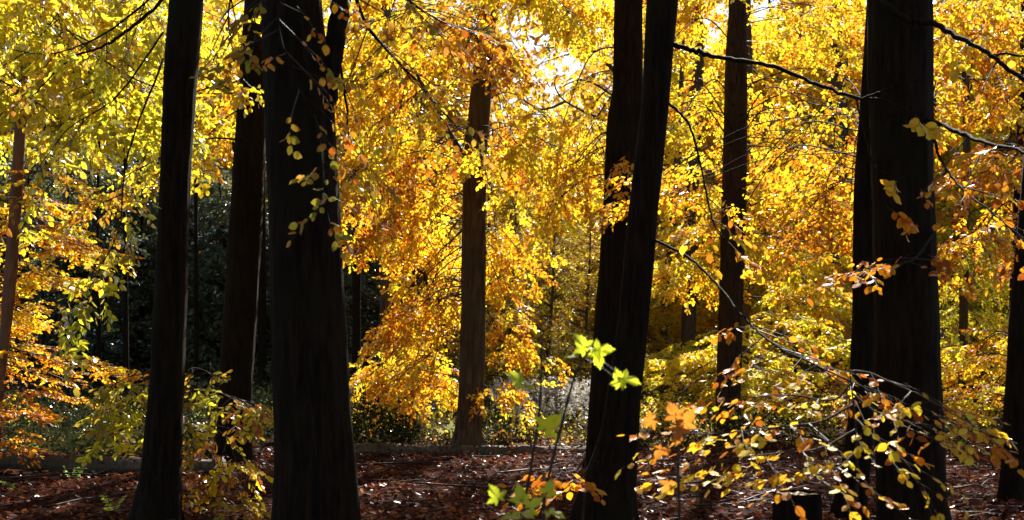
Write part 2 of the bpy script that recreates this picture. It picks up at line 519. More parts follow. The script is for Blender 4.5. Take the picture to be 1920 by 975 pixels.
    def crown(s, kind='mid', jit=.45, twigs=True, sparse=False, droop=.1, name='crown'):
        a = Acc(); pals = list(s.spr)
        for k, p in enumerate(pals):
            put_sprays(a, s.spr[p], kind, k, len(pals), jit, sparse, twigs, droop)
        for A, B in getattr(s, 'sub', []):
            prisms(a, A, B, .0075, .003, len(pals))
        nl = sum(len(v) for v in s.spr.values())
        o = s.part(a, name, pals + ['twig'], smooth=(kind == 'near'))
        s.spr = {}; s.sub = []
        return nl

    # boughs that fill a volume; each one is a real branch from the trunk
    def fill(s, n, xr, yr, Yr, L=2.4, pal='gold', spread=.9, per_m=6, size=.07, rise=(.05, .4), hang=0., droop=.25, r=.013, sc=1., show=True, flat=.35, acc=None):
        for k in range(n):
            Y = RNG.uniform(*Yr)
            c = P(RNG.uniform(*xr), RNG.uniform(*yr), Y)
            c[2] = max(c[2], .5)
            a0 = s.axis(c[2])
            hd = np.linalg.norm((c - a0)[:2])
            za = c[2] + RNG.uniform(*rise) * hd
            za = min(max(za, .8), s.ax[0][-1] - .3)
            a0 = s.axis(za)
            hv = c - a0; hv[2] = 0
            hd = np.linalg.norm(hv)
            dirh = unit(hv) if hd > .2 else unit(np.append(RNG.normal(0, 1, 2), 0))
            lat = np.array([-dirh[1], dirh[0], 0])
            tip = c + dirh * L * .5 + lat * RNG.normal(0, .25) * L - np.array([0, 0, droop * L * RNG.uniform(.4, 1.3)])
            tip[2] = max(tip[2], .25)
            mid = (a0 + c) / 2 + np.array([0, 0, .12 * hd]) + RNG.normal(0, .06, 3)
            rr = min(r * (1 + .12 * hd), s.rad(za) * .6)
            cur = s.branch([a0, mid, c, tip], rr, .004, ns=6, per=6, acc=acc)
            t0 = max(0.05, (hd - L * .5) / (hd + L * .5)) if hd > .1 else .1
            s.foliage(cur, pal, t0, per_m, spread, size, hang, sc, flat=flat)

    # unseen crown above the picture, added to block sky light
    def high_crown(s, z0, z1, R, n, pal, size=.15):
        a = Acc()
        for k in range(n):
            z = z0 + (z1 - z0) * (k + RNG.random()) / n
            z = min(z, s.ax[0][-1] - .2)
            a0 = s.axis(z)
            an = RNG.uniform(0, 6.28)
            rr = R * RNG.uniform(.6, 1.1) * (1 - .6 * (z - z0) / max(z1 - z0, 1))
            e = a0 + np.array([math.cos(an) * rr, math.sin(an) * rr, RNG.uniform(.2, .5) * rr])
            c = s.branch([a0, (a0 + e) / 2 + [0, 0, .15], e], min(.06, s.rad(z) * .6), .006, ns=6, per=4, acc=a)
            s.foliage(c, pal, .3, 3.2, 1.3, size, .05, 1.7)
        return a


# ================================================================== THE SETTING
# ground: one sheet, dense near, reaching the horizon
def build_ground():
    gx = np.unique(np.concatenate([np.linspace(-400, -22, 18), np.linspace(-22, 22, 150), np.linspace(22, 400, 18)]))
    gy = np.unique(np.concatenate([np.linspace(-120, -4, 8), np.linspace(-4, 44, 170), np.linspace(44, 700, 24)]))
    XX, YY = np.meshgrid(gx, gy)
    ZZ = ground_z(XX, YY)
    V = np.stack([XX, YY, ZZ], -1).reshape(-1, 3)
    nx, ny = len(gx), len(gy)
    i = np.arange(ny - 1)[:, None] * nx; j = np.arange(nx - 1)[None]
    Q = np.stack([i + j, i + j + 1, i + nx + j + 1, i + nx + j], -1).reshape(-1, 4)
    m = bpy.data.materials.new('forest_soil')
    nt, N, L = nodes(m)
    tc = N.new('ShaderNodeTexCoord')
    n1 = N.new('ShaderNodeTexNoise'); n1.inputs['Scale'].default_value = 9; n1.inputs['Detail'].default_value = 8
    n2 = N.new('ShaderNodeTexVoronoi'); n2.inputs['Scale'].default_value = 26
    L.new(tc.outputs['Object'], n1.inputs['Vector']); L.new(tc.outputs['Object'], n2.inputs['Vector'])
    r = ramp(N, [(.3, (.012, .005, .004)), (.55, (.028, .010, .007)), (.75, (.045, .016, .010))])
    L.new(n1.outputs['Fac'], r.inputs[0])
    b = N.new('ShaderNodeBsdfPrincipled'); b.inputs['Roughness'].default_value = .95; b.inputs['Specular IOR Level'].default_value = .02
    L.new(r.outputs[0], b.inputs['Base Color'])
    bp = N.new('ShaderNodeBump'); bp.inputs['Strength'].default_value = .8; bp.inputs['Distance'].default_value = .03
    L.new(n2.outputs['Distance'], bp.inputs['Height']); L.new(bp.outputs[0], b.inputs['Normal'])
    o = N.new('ShaderNodeOutputMaterial'); L.new(b.outputs[0], o.inputs[0])
    M['soil'] = m
    a = Acc(); a.add(V, Q)
    g = a.build('ground', ['soil'])
    tag(g, kind='structure')


build_ground()


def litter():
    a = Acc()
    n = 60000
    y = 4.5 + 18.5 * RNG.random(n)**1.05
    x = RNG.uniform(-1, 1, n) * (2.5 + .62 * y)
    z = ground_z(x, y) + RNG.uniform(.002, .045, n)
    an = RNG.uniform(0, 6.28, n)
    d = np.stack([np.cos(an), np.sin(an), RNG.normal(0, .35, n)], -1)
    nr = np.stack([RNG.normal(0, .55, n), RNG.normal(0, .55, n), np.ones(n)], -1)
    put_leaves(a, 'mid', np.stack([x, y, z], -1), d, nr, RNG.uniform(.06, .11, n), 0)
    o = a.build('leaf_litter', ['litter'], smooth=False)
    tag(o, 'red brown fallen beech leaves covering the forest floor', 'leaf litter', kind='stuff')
    # small twigs among it
    a = Acc(); n = 2600
    y = 5 + 20 * RNG.random(n); x = RNG.uniform(-1, 1, n) * (2 + .55 * y)
    z = ground_z(x, y) + RNG.uniform(.015, .07, n)
    an = RNG.normal(0, .7, n); ln = RNG.uniform(.12, .6, n)
    A = np.stack([x, y, z], -1)
    B = A + np.stack([np.cos(an) * ln, np.sin(an) * ln, RNG.normal(0, .05, n)], -1)
    prisms(a, A, B, RNG.uniform(.002, .006, n), .002, 0)
    o = a.build('twig_litter', ['twig'])
    tag(o, 'thin dead twigs scattered over the fallen leaves', 'twig litter', kind='stuff')


litter()


# ================================================================== TRUNKS IN FRONT
def base_of(px, Y):
    x = (px - 960) / F * Y
    return (x, Y, float(ground_z(x, Y)))


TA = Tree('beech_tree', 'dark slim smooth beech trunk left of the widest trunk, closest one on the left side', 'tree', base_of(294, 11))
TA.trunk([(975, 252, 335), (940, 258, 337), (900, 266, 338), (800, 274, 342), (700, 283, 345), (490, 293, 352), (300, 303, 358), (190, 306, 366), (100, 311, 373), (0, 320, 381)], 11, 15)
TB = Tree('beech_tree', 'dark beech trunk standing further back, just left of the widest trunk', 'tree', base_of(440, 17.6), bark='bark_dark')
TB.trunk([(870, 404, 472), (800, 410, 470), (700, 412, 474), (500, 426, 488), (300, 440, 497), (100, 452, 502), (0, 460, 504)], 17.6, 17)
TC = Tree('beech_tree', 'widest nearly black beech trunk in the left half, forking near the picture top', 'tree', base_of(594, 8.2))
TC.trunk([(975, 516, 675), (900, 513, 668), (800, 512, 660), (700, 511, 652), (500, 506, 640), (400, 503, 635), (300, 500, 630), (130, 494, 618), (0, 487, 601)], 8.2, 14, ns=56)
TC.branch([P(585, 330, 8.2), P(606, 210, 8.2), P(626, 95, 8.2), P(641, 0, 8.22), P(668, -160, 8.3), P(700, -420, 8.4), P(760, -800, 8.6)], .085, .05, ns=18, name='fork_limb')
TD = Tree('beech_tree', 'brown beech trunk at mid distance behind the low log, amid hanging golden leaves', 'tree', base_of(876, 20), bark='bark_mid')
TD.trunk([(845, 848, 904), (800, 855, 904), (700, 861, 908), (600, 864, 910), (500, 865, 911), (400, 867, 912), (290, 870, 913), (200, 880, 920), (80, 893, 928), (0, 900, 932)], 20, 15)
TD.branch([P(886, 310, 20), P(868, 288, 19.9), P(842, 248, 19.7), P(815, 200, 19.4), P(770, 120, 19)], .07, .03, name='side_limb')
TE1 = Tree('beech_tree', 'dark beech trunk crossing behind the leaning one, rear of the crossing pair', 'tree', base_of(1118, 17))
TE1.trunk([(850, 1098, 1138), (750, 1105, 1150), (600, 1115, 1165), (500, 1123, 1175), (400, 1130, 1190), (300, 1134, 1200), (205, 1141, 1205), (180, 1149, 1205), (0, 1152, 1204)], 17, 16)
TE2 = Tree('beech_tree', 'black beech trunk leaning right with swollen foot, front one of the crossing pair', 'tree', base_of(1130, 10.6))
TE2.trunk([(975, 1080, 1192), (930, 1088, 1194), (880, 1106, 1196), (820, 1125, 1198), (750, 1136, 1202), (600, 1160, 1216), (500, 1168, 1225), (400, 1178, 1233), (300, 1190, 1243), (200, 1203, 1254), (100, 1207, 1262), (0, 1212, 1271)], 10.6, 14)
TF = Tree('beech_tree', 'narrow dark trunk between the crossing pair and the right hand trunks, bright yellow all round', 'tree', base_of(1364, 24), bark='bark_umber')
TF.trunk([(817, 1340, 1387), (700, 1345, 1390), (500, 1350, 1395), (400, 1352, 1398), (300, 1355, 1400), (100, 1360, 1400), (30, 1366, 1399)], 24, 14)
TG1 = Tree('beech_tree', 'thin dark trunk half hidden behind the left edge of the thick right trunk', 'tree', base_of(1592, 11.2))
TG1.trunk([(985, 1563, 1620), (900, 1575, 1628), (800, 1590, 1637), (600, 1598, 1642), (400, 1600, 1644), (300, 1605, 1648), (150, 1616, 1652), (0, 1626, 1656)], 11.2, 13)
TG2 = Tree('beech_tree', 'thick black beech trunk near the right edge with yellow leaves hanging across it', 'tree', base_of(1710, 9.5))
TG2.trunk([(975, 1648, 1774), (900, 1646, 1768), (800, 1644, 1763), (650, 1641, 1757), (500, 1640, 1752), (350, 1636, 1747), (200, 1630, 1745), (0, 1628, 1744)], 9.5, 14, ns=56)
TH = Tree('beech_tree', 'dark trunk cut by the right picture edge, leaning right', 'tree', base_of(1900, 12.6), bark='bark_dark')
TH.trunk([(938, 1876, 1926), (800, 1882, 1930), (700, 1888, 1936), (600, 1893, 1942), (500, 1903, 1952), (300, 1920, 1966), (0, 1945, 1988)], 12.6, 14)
TI = Tree('young_beech_tree', 'slender reddish lit trunk at the left edge with orange leaf layers', 'tree', base_of(-8, 16.5), bark='bark_red_lit')
TI.trunk([(887, -16, -1), (850, -11, 2), (700, -5, 10), (600, 2, 22), (500, 9, 33), (380, 19, 40), (240, 28, 48), (150, 34, 52)], 16.5, 10)
TJ = Tree('beech_tree', 'brown trunk left of the golden cascade, in front of the dark thicket', 'tree', base_of(727, 28), bark='bark_mid')
TJ.trunk([(800, 709, 747), (700, 712, 746), (500, 712, 746), (100, 708, 736), (0, 706, 732)], 28, 16)
TF2 = Tree('beech_tree', 'very slim trunk just right of and behind the narrow dark trunk', 'tree', base_of(1399, 31), bark='bark_mid')
TF2.trunk([(786, 1388, 1402), (340, 1395, 1408), (100, 1397, 1411)], 31, 14)
TK = Tree('beech_tree', 'far trunk showing at the top edge left of the thick right trunk', 'tree', base_of(1566, 46), bark='bark_mid')
TK.trunk([(750, 1548, 1588), (300, 1554, 1590), (0, 1556, 1590)], 46, 24)
TL = Tree('beech_tree', 'far brown trunk halfway between the crossing pair and the narrow dark trunk', 'tree', base_of(1288, 38), bark='bark_mid')
TL.trunk([(767, 1272, 1303), (600, 1278, 1305), (300, 1288, 1312), (130, 1293, 1320)], 38, 18)
TMm = Tree('beech_tree', 'thin far trunk right beside the leaning black trunk', 'tree', base_of(1232, 42), bark='bark_mid')
TMm.trunk([(758, 1224, 1240), (610, 1236, 1252), (550, 1242, 1258), (300, 1264, 1278)], 42, 16)
TN = Tree('beech_tree', 'thin trunk right of the thick right trunk, deep in yellow leaves', 'tree', base_of(1806, 26), bark='bark_mid')
TN.trunk([(807, 1796, 1812), (500, 1800, 1816), (300, 1806, 1820)], 26, 13)
TO = Tree('beech_tree', 'trunk seen left of the edge trunk at the far right, further back', 'tree', base_of(1900, 19), bark='bark_dark')
TO.trunk([(853, 1890, 1916), (600, 1892, 1918), (400, 1900, 1926), (250, 1908, 1932)], 19, 14)

# ------------------------------------------------------------------ foliage of the middle distance
# left edge young tree: flat orange and yellow layers
TI.fill(10, (-90, 85), (470, 640), (16.3, 18.3), L=1.8, pal=['orange', 'gold', 'gold', 'lemon'], spread=.65, per_m=6, droop=.1, rise=(-.1, .3), flat=.12, r=.012, size=.06)
TI.fill(13, (-80, 85), (610, 770), (16.0, 18), L=1.6, pal=['orange', 'orange', 'gold'], spread=.6, per_m=6, droop=.12, rise=(.1, .5), flat=.12, r=.012, size=.06)
TI.fill(2, (-30, 15), (800, 840), (15.5, 16.5), L=.9, pal='orange', spread=.4, per_m=6, droop=.1, flat=.16, r=.008, size=.06)
TI.fill(6, (0, 110), (330, 460), (16, 18), L=1.6, pal=['orange', 'gold', 'yellowgreen'], spread=.7, per_m=6, droop=.15, flat=.18, r=.012, size=.065)
TI.crown(jit=.5)
# upper left
TA2 = Tree('beech_tree', 'beech out of the left edge whose green yellow boughs fill the upper left corner', 'tree', base_of(-260, 17.5), bark='bark_mid')
TA2.trunk([(868, -290, -225), (300, -285, -240), (0, -280, -240)], 17.5, 15)
TA2.fill(28, (-120, 330), (-70, 255), (13, 17.5), L=2.4, pal=['yellowgreen', 'yellowgreen', 'lemon'], spread=.9, per_m=5.5, hang=.35, droop=.3, r=.012)
TA2.crown(jit=.6)
TB.fill(9, (330, 455), (-40, 290), (18.3, 21), L=2.2, pal=['yellowgreen', 'lemon', 'gold'], spread=.9, hang=.35, per_m=6)
TB.fill(3, (190, 330), (150, 330), (14, 17), L=1.6, pal=['yellowgreen', 'olive', 'gold'], spread=.7, hang=.35, per_m=5)
TB.crown(jit=.6)
# tree A: shaded green bough hanging left of its trunk, and the bare limb top left
TA.branch([P(330, -60, 11), P(300, 5, 10.9), P(235, 60, 10.7), P(190, 88, 10.5), P(130, 112, 10.3), P(60, 180, 10)], .022, .006)
c = TA.branch([P(315, -30, 11), P(200, 60, 10.6), P(100, 100, 10.2), P(0, 90, 9.8)], .012, .004)
TA.foliage(c, ['olive', 'yellowgreen'], .15, 4, .7, .065, .35)
c = TA.branch([P(306, 110, 11), P(240, 290, 10.6), P(225, 420, 10.4), P(190, 500, 10.2), P(140, 590, 10)], .011, .003)
TA.foliage(c, ['olive', 'yellowgreen', 'olive'], .45, 6, .45, .065, .5)
c = TA.branch([P(306, 60, 11), P(220, 180, 10.7), P(130, 240, 10.4), P(60, 330, 10)], .011, .003)
TA.foliage(c, ['olive', 'yellowgreen'], .3, 4, .6, .065, .4)
TA.crown(jit=.6)
# golden cascade round trunk D: low boughs stand back, high ones come forward
TD.fill(12, (760, 850), (460, 600), (21, 24), L=1.3, pal=['gold', 'lemon', 'gold', 'orange'], spread=.7, hang=.35, droop=.3, per_m=6, rise=(-.15, .45), r=.009, flat=.45)
TD.fill(6, (745, 800), (270, 610), (18.6, 20), L=1.0, pal=['orange', 'copper', 'gold'], spread=.4, hang=.6, droop=.5, per_m=7, rise=(0, .5), r=.007, flat=.4)
TD.fill(16, (665, 850), (320, 450), (21, 24), L=1.6, pal=['gold', 'lemon', 'gold', 'orange'], spread=.85, hang=.35, droop=.3, per_m=6, rise=(-.15, .45), r=.009, flat=.45)
TD.fill(24, (690, 850), (620, 795), (22, 25.5), L=1.5, pal=['gold', 'lemon', 'orange', 'gold'], spread=.7, hang=.3, droop=.25, per_m=6, rise=(-.1, .6), r=.009, flat=.4)
TD.fill(16, (905, 985), (420, 790), (21, 25), L=1.4, pal=['orange', 'gold', 'lemon'], spread=.65, hang=.3, droop=.3, per_m=6, rise=(0, .6), r=.009, flat=.4)
TD.fill(6, (760, 960), (560, 790), (19, 20), L=1.1, pal=['gold', 'orange'], spread=.5, hang=.4, droop=.3, per_m=5, rise=(.1, .7), r=.008, flat=.4)
TD.fill(12, (950, 1090), (-80, 45), (16.5, 20), L=1.5, pal=['lemon', 'gold'], spread=.7, hang=.45, droop=.2, per_m=6, r=.01)
TD.fill(4, (940, 1060), (210, 280), (17, 21), L=1.8, pal=['lemon', 'gold'], spread=.7, hang=.4, droop=.15, per_m=6, r=.01)
TD.fill(7, (840, 960), (-60, 120), (16.5, 19.5), L=1.3, pal=['gold', 'orange', 'olive'], spread=.6, hang=.45, droop=.35, per_m=6, r=.008)
TD.fill(6, (930, 1000), (120, 330), (20.5, 23), L=1.2, pal=['gold', 'orange'], spread=.6, hang=.4, droop=.3, per_m=6, r=.008)
TD.fill(24, (640, 840), (-60, 330), (17, 21), L=1.7, pal=['lemon', 'gold', 'gold'], spread=.9, hang=.45, droop=.35, per_m=6, r=.01)
TD.crown(jit=.6)
TJ.fill(7, (600, 760), (-20, 200), (25, 28), L=2.4, pal=['gold', 'lemon', 'yellowgreen'], spread=1., hang=.4, droop=.35, per_m=6, size=.08)
TJ.crown(jit=.6)
# between D and the crossing pair
TE1.fill(7, (1040, 1140), (210, 380), (17.5, 22), L=1.8, pal=['lemon', 'gold'], spread=.8, hang=.35, droop=.25, per_m=6, r=.01)
TE1.fill(6, (1020, 1120), (-40, 50), (18, 22), L=1.2, pal=['lemon', 'gold'], spread=.7, hang=.4, droop=.2, per_m=6, r=.008)
TE1.fill(2, (1130, 1180), (290, 400), (15.8, 16.4), L=.5, pal=['orange', 'gold'], spread=.3, hang=.2, per_m=5, r=.008)
TE1.crown(jit=.6)
# right: lemon plates, lower ones further back
TF.fill(8, (1225, 1300), (-60, 300), (18, 23), L=1.5, pal=['lemon', 'gold', 'lemon'], spread=.7, hang=.3, droop=.15, per_m=6, flat=.25, size=.07, rise=(0, .3), r=.01)
TF.fill(10, (1470, 1640), (-60, 300), (18, 23), L=1.7, pal=['lemon', 'gold', 'orange'], spread=.8, hang=.3, droop=.15, per_m=6, flat=.25, size=.07, rise=(0, .3), r=.01)
TF.fill(3, (1330, 1430), (-110, -40), (21, 23.5), L=1.2, pal=['lemon', 'yellowgreen'], spread=.6, hang=.5, droop=.2, per_m=6, r=.01)
TF.fill(24, (1215, 1640), (-60, 330), (24.6, 28), L=2.6, pal=['lemon', 'gold', 'lemon', 'orange'], spread=1.0, hang=.3, droop=.15, per_m=6, flat=.25, size=.07, rise=(0, .3), r=.01)
TF.fill(20, (1220, 1610), (330, 510), (24, 29), L=2.6, pal=['lemon', 'lemon', 'gold'], spread=1.1, hang=.25, droop=.12, per_m=6, flat=.22, size=.075, rise=(-.1, .25), r=.01)
TF.crown(jit=.6)
TF2.fill(20, (1225, 1500), (630, 730), (29, 35), L=2.8, pal=['lemon', 'lemon', 'yellowgreen'], spread=1.1, hang=.1, droop=.08, per_m=6.5, flat=.14, size=.085, rise=(-.1, .25), r=.012)
TF2.fill(16, (1420, 1640), (420, 800), (27, 33), L=2.6, pal=['gold', 'lemon', 'yellowgreen'], spread=1.1, hang=.15, droop=.15, per_m=6, flat=.2, size=.085, rise=(-.1, .3), r=.012)
TF2.fill(12, (1300, 1660), (735, 815), (27, 32), L=2.0, pal=['gold', 'lemon', 'yellowgreen'], spread=.9, hang=.15, droop=.08, per_m=6.5, rise=(-.1, .15), r=.01, size=.085)
TF2.fill(7, (1215, 1320), (760, 830), (27, 31), L=1.4, pal=['lemon', 'yellowgreen'], spread=.6, hang=.2, droop=.1, per_m=7, rise=(-.1, .1), r=.01)
TF2.crown(jit=.55)
TL.fill(26, (1200, 1640), (330, 640), (36, 42), L=3.2, pal=['lemon', 'farbrush', 'yellowgreen', 'gold', 'orange'], spread=1.3, hang=.2, droop=.15, per_m=5, flat=.25, size=.10, sc=1.3)
TL.crown(jit=.6, twigs=False)
TG1.fill(8, (1470, 1620), (270, 470), (13, 17), L=1.6, pal=['gold', 'orange', 'gold'], spread=.7, hang=.2, droop=.15, per_m=5, flat=.2, r=.004, rise=(-.2, .1))
TG1.fill(4, (1250, 1310), (310, 420), (12.5, 16), L=1.1, pal=['gold', 'orange', 'copper'], spread=.5, hang=.12, droop=.1, per_m=5, flat=.15, r=.004, rise=(-.1, .1), size=.055)
TG1.fill(2, (1360, 1400), (375, 410), (13, 16), L=.8, pal=['gold', 'copper'], spread=.4, hang=.12, droop=.1, per_m=5, flat=.12, r=.006, rise=(-.1, .1), size=.055)
TG1.fill(5, (1450, 1570), (290, 440), (12.5, 17), L=1.3, pal=['gold', 'orange', 'copper'], spread=.65, hang=.12, droop=.1, per_m=5, flat=.15, r=.004, rise=(-.15, .1), size=.06)
TG1.crown(jit=.55)
TN.fill(22, (1745, 1960), (-40, 300), (17, 24), L=2.4, pal=['gold', 'orange', 'lemon'], spread=1., hang=.3, droop=.2, per_m=6, r=.01)
TN.fill(12, (1745, 1900), (420, 620), (25, 30), L=2.2, pal=['yellowgreen', 'lemon'], spread=.9, hang=.35, droop=.2, per_m=6, r=.01)
TN.fill(14, (1740, 1900), (600, 790), (26, 32), L=2.2, pal=['gold', 'lemon', 'orange'], spread=.9, hang=.15, droop=.1, per_m=6, flat=.2, r=.01)
TN.crown(jit=.6)
TO.fill(11, (1755, 1960), (240, 500), (16, 21), L=1.9, pal=['orange', 'copper', 'gold'], spread=.8, hang=.25, droop=.2, per_m=5.5, r=.01)
TO.fill(8, (1770, 1900), (640, 760), (19, 22), L=1.5, pal=['gold', 'copper', 'lemon'], spread=.7, hang=.1, droop=.08, per_m=5.5, flat=.15, rise=(-.1, .2), r=.01)
TO.crown(jit=.6)

# ------------------------------------------------------------------ near boughs
# branch of the leaning trunk over to the thick right trunk
TE2.branch([P(1262, 84, 10.6), P(1300, 95, 10.4), P(1350, 108, 10.1), P(1440, 122, 9.5), P(1530, 158, 9.0), P(1612, 186, 8.6)], .026, .012, ns=10)
TE2.branch([P(1612, 186, 8.6), P(1650, 172, 8.5), P(1690, 157, 8.4), P(1738, 148, 8.3)], .008, .003)
c1 = TE2.branch([P(1612, 186, 8.6), P(1650, 186, 8.5), P(1690, 202, 8.4), P(1722, 222, 8.3)], .011, .004)
TE2.foliage(c1, 'near_yellow', .8, 2, .12, .075, .3, .4, 1)
c2 = TE2.branch([P(1605, 184, 8.6), P(1622, 260, 8.5), P(1640, 310, 8.4), P(1690, 345, 8.3), P(1735, 352, 8.2)], .008, .003)
TE2.foliage(c2, 'near_yellow', .4, 1.6, .16, .075, .3, .4, 1)
c3 = TE2.branch([P(1640, 310, 8.4), P(1665, 380, 8.3), P(1700, 410, 8.3), P(1742, 436, 8.2)], .006, .003)
TE2.foliage(c3, 'near_copper', .2, 2.4, .16, .06, .3, .45, 1)
# long thin drooping branch with copper leaves
c4 = TE2.branch([P(1228, 450, 10.6), P(1290, 482, 10.1), P(1350, 540, 9.5), P(1390, 590, 9.0), P(1450, 645, 8.4), P(1540, 690, 7.8), P(1640, 735, 7.3), P(1750, 780, 6.9)], .014, .004)
TE2.foliage(c4, ['near_copper', 'near_copper', 'near_yellow'], .45, 7, .65, .055, .12, .9, 2, flat=.15)
c5 = TE2.branch([P(1250, 190, 10.6), P(1292, 235, 10.4), P(1318, 330, 10.1), P(1335, 410, 9.8), P(1360, 450, 9.6)], .014, .005)
TE2.foliage(c5, ['near_copper', 'near_yellow'], .55, 5, .6, .075, .15, .8, 2, flat=.2)
TE2.crown('near', jit=.4, sparse=True, droop=.15)
# limbs of the thick right trunk
c = TG2.branch([P(1640, -40, 9.4), P(1660, 5, 9.05), P(1705, 38, 8.95), P(1750, 44, 8.9), P(1800, 70, 8.5), P(1860, 105, 8.1), P(1930, 158, 7.7), P(2040, 220, 7.2)], .03, .012, ns=10)
TG2.foliage(c, ['near_copper', 'near_copper', 'near_yellow'], .5, 4, .7, .06, .2, .9)
TG2.branch([P(1858, 104, 8.1), P(1900, 102, 8), P(1990, 120, 7.8)], .012, .005)
c = TG2.branch([P(1738, 225, 9.3), P(1790, 245, 8.8), P(1850, 268, 8.2), P(1930, 288, 7.6), P(2020, 330, 7.2)], .022, .006)
TG2.foliage(c, ['near_copper', 'near_copper', 'near_yellow'], .35, 5, .55, .06, .2, .9)
c = TG2.branch([P(1742, 235, 9.3), P(1765, 300, 8.9), P(1800, 350, 8.5), P(1850, 392, 8.1), P(1930, 455, 7.6)], .014, .004)
TG2.foliage(c, ['near_copper', 'near_copper'], .35, 4.5, .5, .06, .2, .9)
c = TG2.branch([P(1755, 430, 9.3), P(1720, 480, 8.6), P(1690, 495, 8.2), P(1640, 500, 8.0), P(1600, 512, 7.9)], .012, .004)
TG2.foliage(c, ['near_copper'], .35, 7, .35, .055, .02, .7, 2, flat=.1)
TG2.crown('near', jit=.45, sparse=True, droop=.15)
# leaves over the widest trunk and boughs right of its fork, shaded by colour
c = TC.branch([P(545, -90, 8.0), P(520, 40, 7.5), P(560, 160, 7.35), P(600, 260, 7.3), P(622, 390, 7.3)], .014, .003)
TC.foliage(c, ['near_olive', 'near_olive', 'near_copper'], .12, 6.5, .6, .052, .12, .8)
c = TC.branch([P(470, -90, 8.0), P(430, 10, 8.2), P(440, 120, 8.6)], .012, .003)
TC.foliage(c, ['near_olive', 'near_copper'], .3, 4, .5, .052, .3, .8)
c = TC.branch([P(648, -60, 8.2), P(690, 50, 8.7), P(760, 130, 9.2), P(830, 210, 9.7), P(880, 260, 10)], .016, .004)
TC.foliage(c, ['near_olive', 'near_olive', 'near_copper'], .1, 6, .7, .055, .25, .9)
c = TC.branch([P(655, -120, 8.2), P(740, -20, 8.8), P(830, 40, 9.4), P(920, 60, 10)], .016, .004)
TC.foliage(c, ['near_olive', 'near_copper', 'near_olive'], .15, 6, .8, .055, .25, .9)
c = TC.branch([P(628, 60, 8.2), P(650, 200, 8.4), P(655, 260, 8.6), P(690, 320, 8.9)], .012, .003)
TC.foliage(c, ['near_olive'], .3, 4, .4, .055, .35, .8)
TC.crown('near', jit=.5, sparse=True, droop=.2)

# unseen crowns above the picture, mostly added to shade trunks and near boughs
for T_, z0, z1, R_, n_ in ((TA, 9, 15, 3.5, 14), (TB, 11, 17, 3.5, 12), (TD, 11.5, 15, 3.2, 14), (TC, 8, 14, 3.5, 14), (TE1, 13, 16, 3, 5), (TE2, 10, 14, 3, 10), (TG1, 9, 13, 3, 8), (TG2, 9.5, 14, 3.2, 12), (TH, 9, 14, 3.2, 12), (TK, 16, 24, 5, 16)):
    a_ = T_.high_crown(z0, z1, R_, n_, ['gold', 'lemon'])
    T_.part(a_, 'unseen_limb', [T_.bark]); T_.crown('far', jit=.6, twigs=False, name='unseen_crown')
TMm.fill(8, (1150, 1350), (330, 600), (40, 46), L=3, pal=['lemon', 'gold'], spread=1.2, per_m=4.5, size=.11, sc=1.4)
TMm.crown('far', jit=.6, twigs=False)


# ------------------------------------------------------------------ the dark thicket on the left
def bush_tree(name, label, cat, group, base, H, R, n, pal, size, sc, bark='bark_dark', z0=.3, kind='mid', r=.09, jit=.8, per_m=4.5, hang=.15, limbR=None):
    T = Tree(name, label, cat, base, group, bark)
    b = np.array(base)
    zz = np.linspace(-.3, H, 30)
    T.ax = (zz, b[0] + .15 * np.sin(zz * .5 + RNG.uniform(0, 6)), b[1] + .15 * np.sin(zz * .6 + RNG.uniform(0, 6)), r * (1 - .8 * (zz + .3) / (H + .3)) + .008)
    a = Acc()
    tube(a, np.stack([T.ax[1], T.ax[2], zz], -1), T.ax[3], 12)
    for k in range(n):
        f = (k + RNG.random()) / n
        z = z0 + (H - z0) * f
        a0 = T.axis(z)
        an = RNG.uniform(0, 6.28)
        rr = R * RNG.uniform(.45, 1.1) * (1.05 - .75 * f)
        e = a0 + np.array([math.cos(an) * rr, math.sin(an) * rr, RNG.uniform(-.05, .45) * rr])
        e[2] = max(e[2], .2)
        c = T.branch([a0, (a0 + e) / 2 + [0, 0, .1], e], T.rad(z) * .5, .005, ns=5, per=4, acc=a)
        T.foliage(c, pal, .15, per_m, .5 * R, size, hang, sc, flat=.5)
    T.part(a, 'trunk', [bark])
    T.crown(kind, jit=jit, twigs=False)
    return T


def copy_tree(T, loc, rz, s, label=None):
    e = T.e.copy(); COL.objects.link(e)
    e.location = loc; e.rotation_euler = (0, 0, rz); e.scale = (s, s, s)
    if label:
        e['label'] = label
    for ch in T.e.children:
        c = ch.copy(); COL.objects.link(c); c.parent = e
    return e


gl = 'dark evergreen tree in the shaded thicket behind the left trunks'
gg = 'evergreens of the dark thicket'
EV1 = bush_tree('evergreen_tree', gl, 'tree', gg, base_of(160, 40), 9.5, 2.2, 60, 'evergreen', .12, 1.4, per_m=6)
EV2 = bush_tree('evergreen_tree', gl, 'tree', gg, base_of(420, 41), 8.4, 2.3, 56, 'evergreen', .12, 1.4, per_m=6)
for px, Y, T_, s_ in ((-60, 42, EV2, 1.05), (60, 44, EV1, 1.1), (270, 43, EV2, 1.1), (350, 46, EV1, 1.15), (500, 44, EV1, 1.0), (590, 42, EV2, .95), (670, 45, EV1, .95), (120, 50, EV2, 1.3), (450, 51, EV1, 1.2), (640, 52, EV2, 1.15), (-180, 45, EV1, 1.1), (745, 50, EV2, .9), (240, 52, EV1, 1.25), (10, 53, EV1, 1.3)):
    copy_tree(T_, base_of(px, Y), RNG.uniform(0, 6.28), s_)
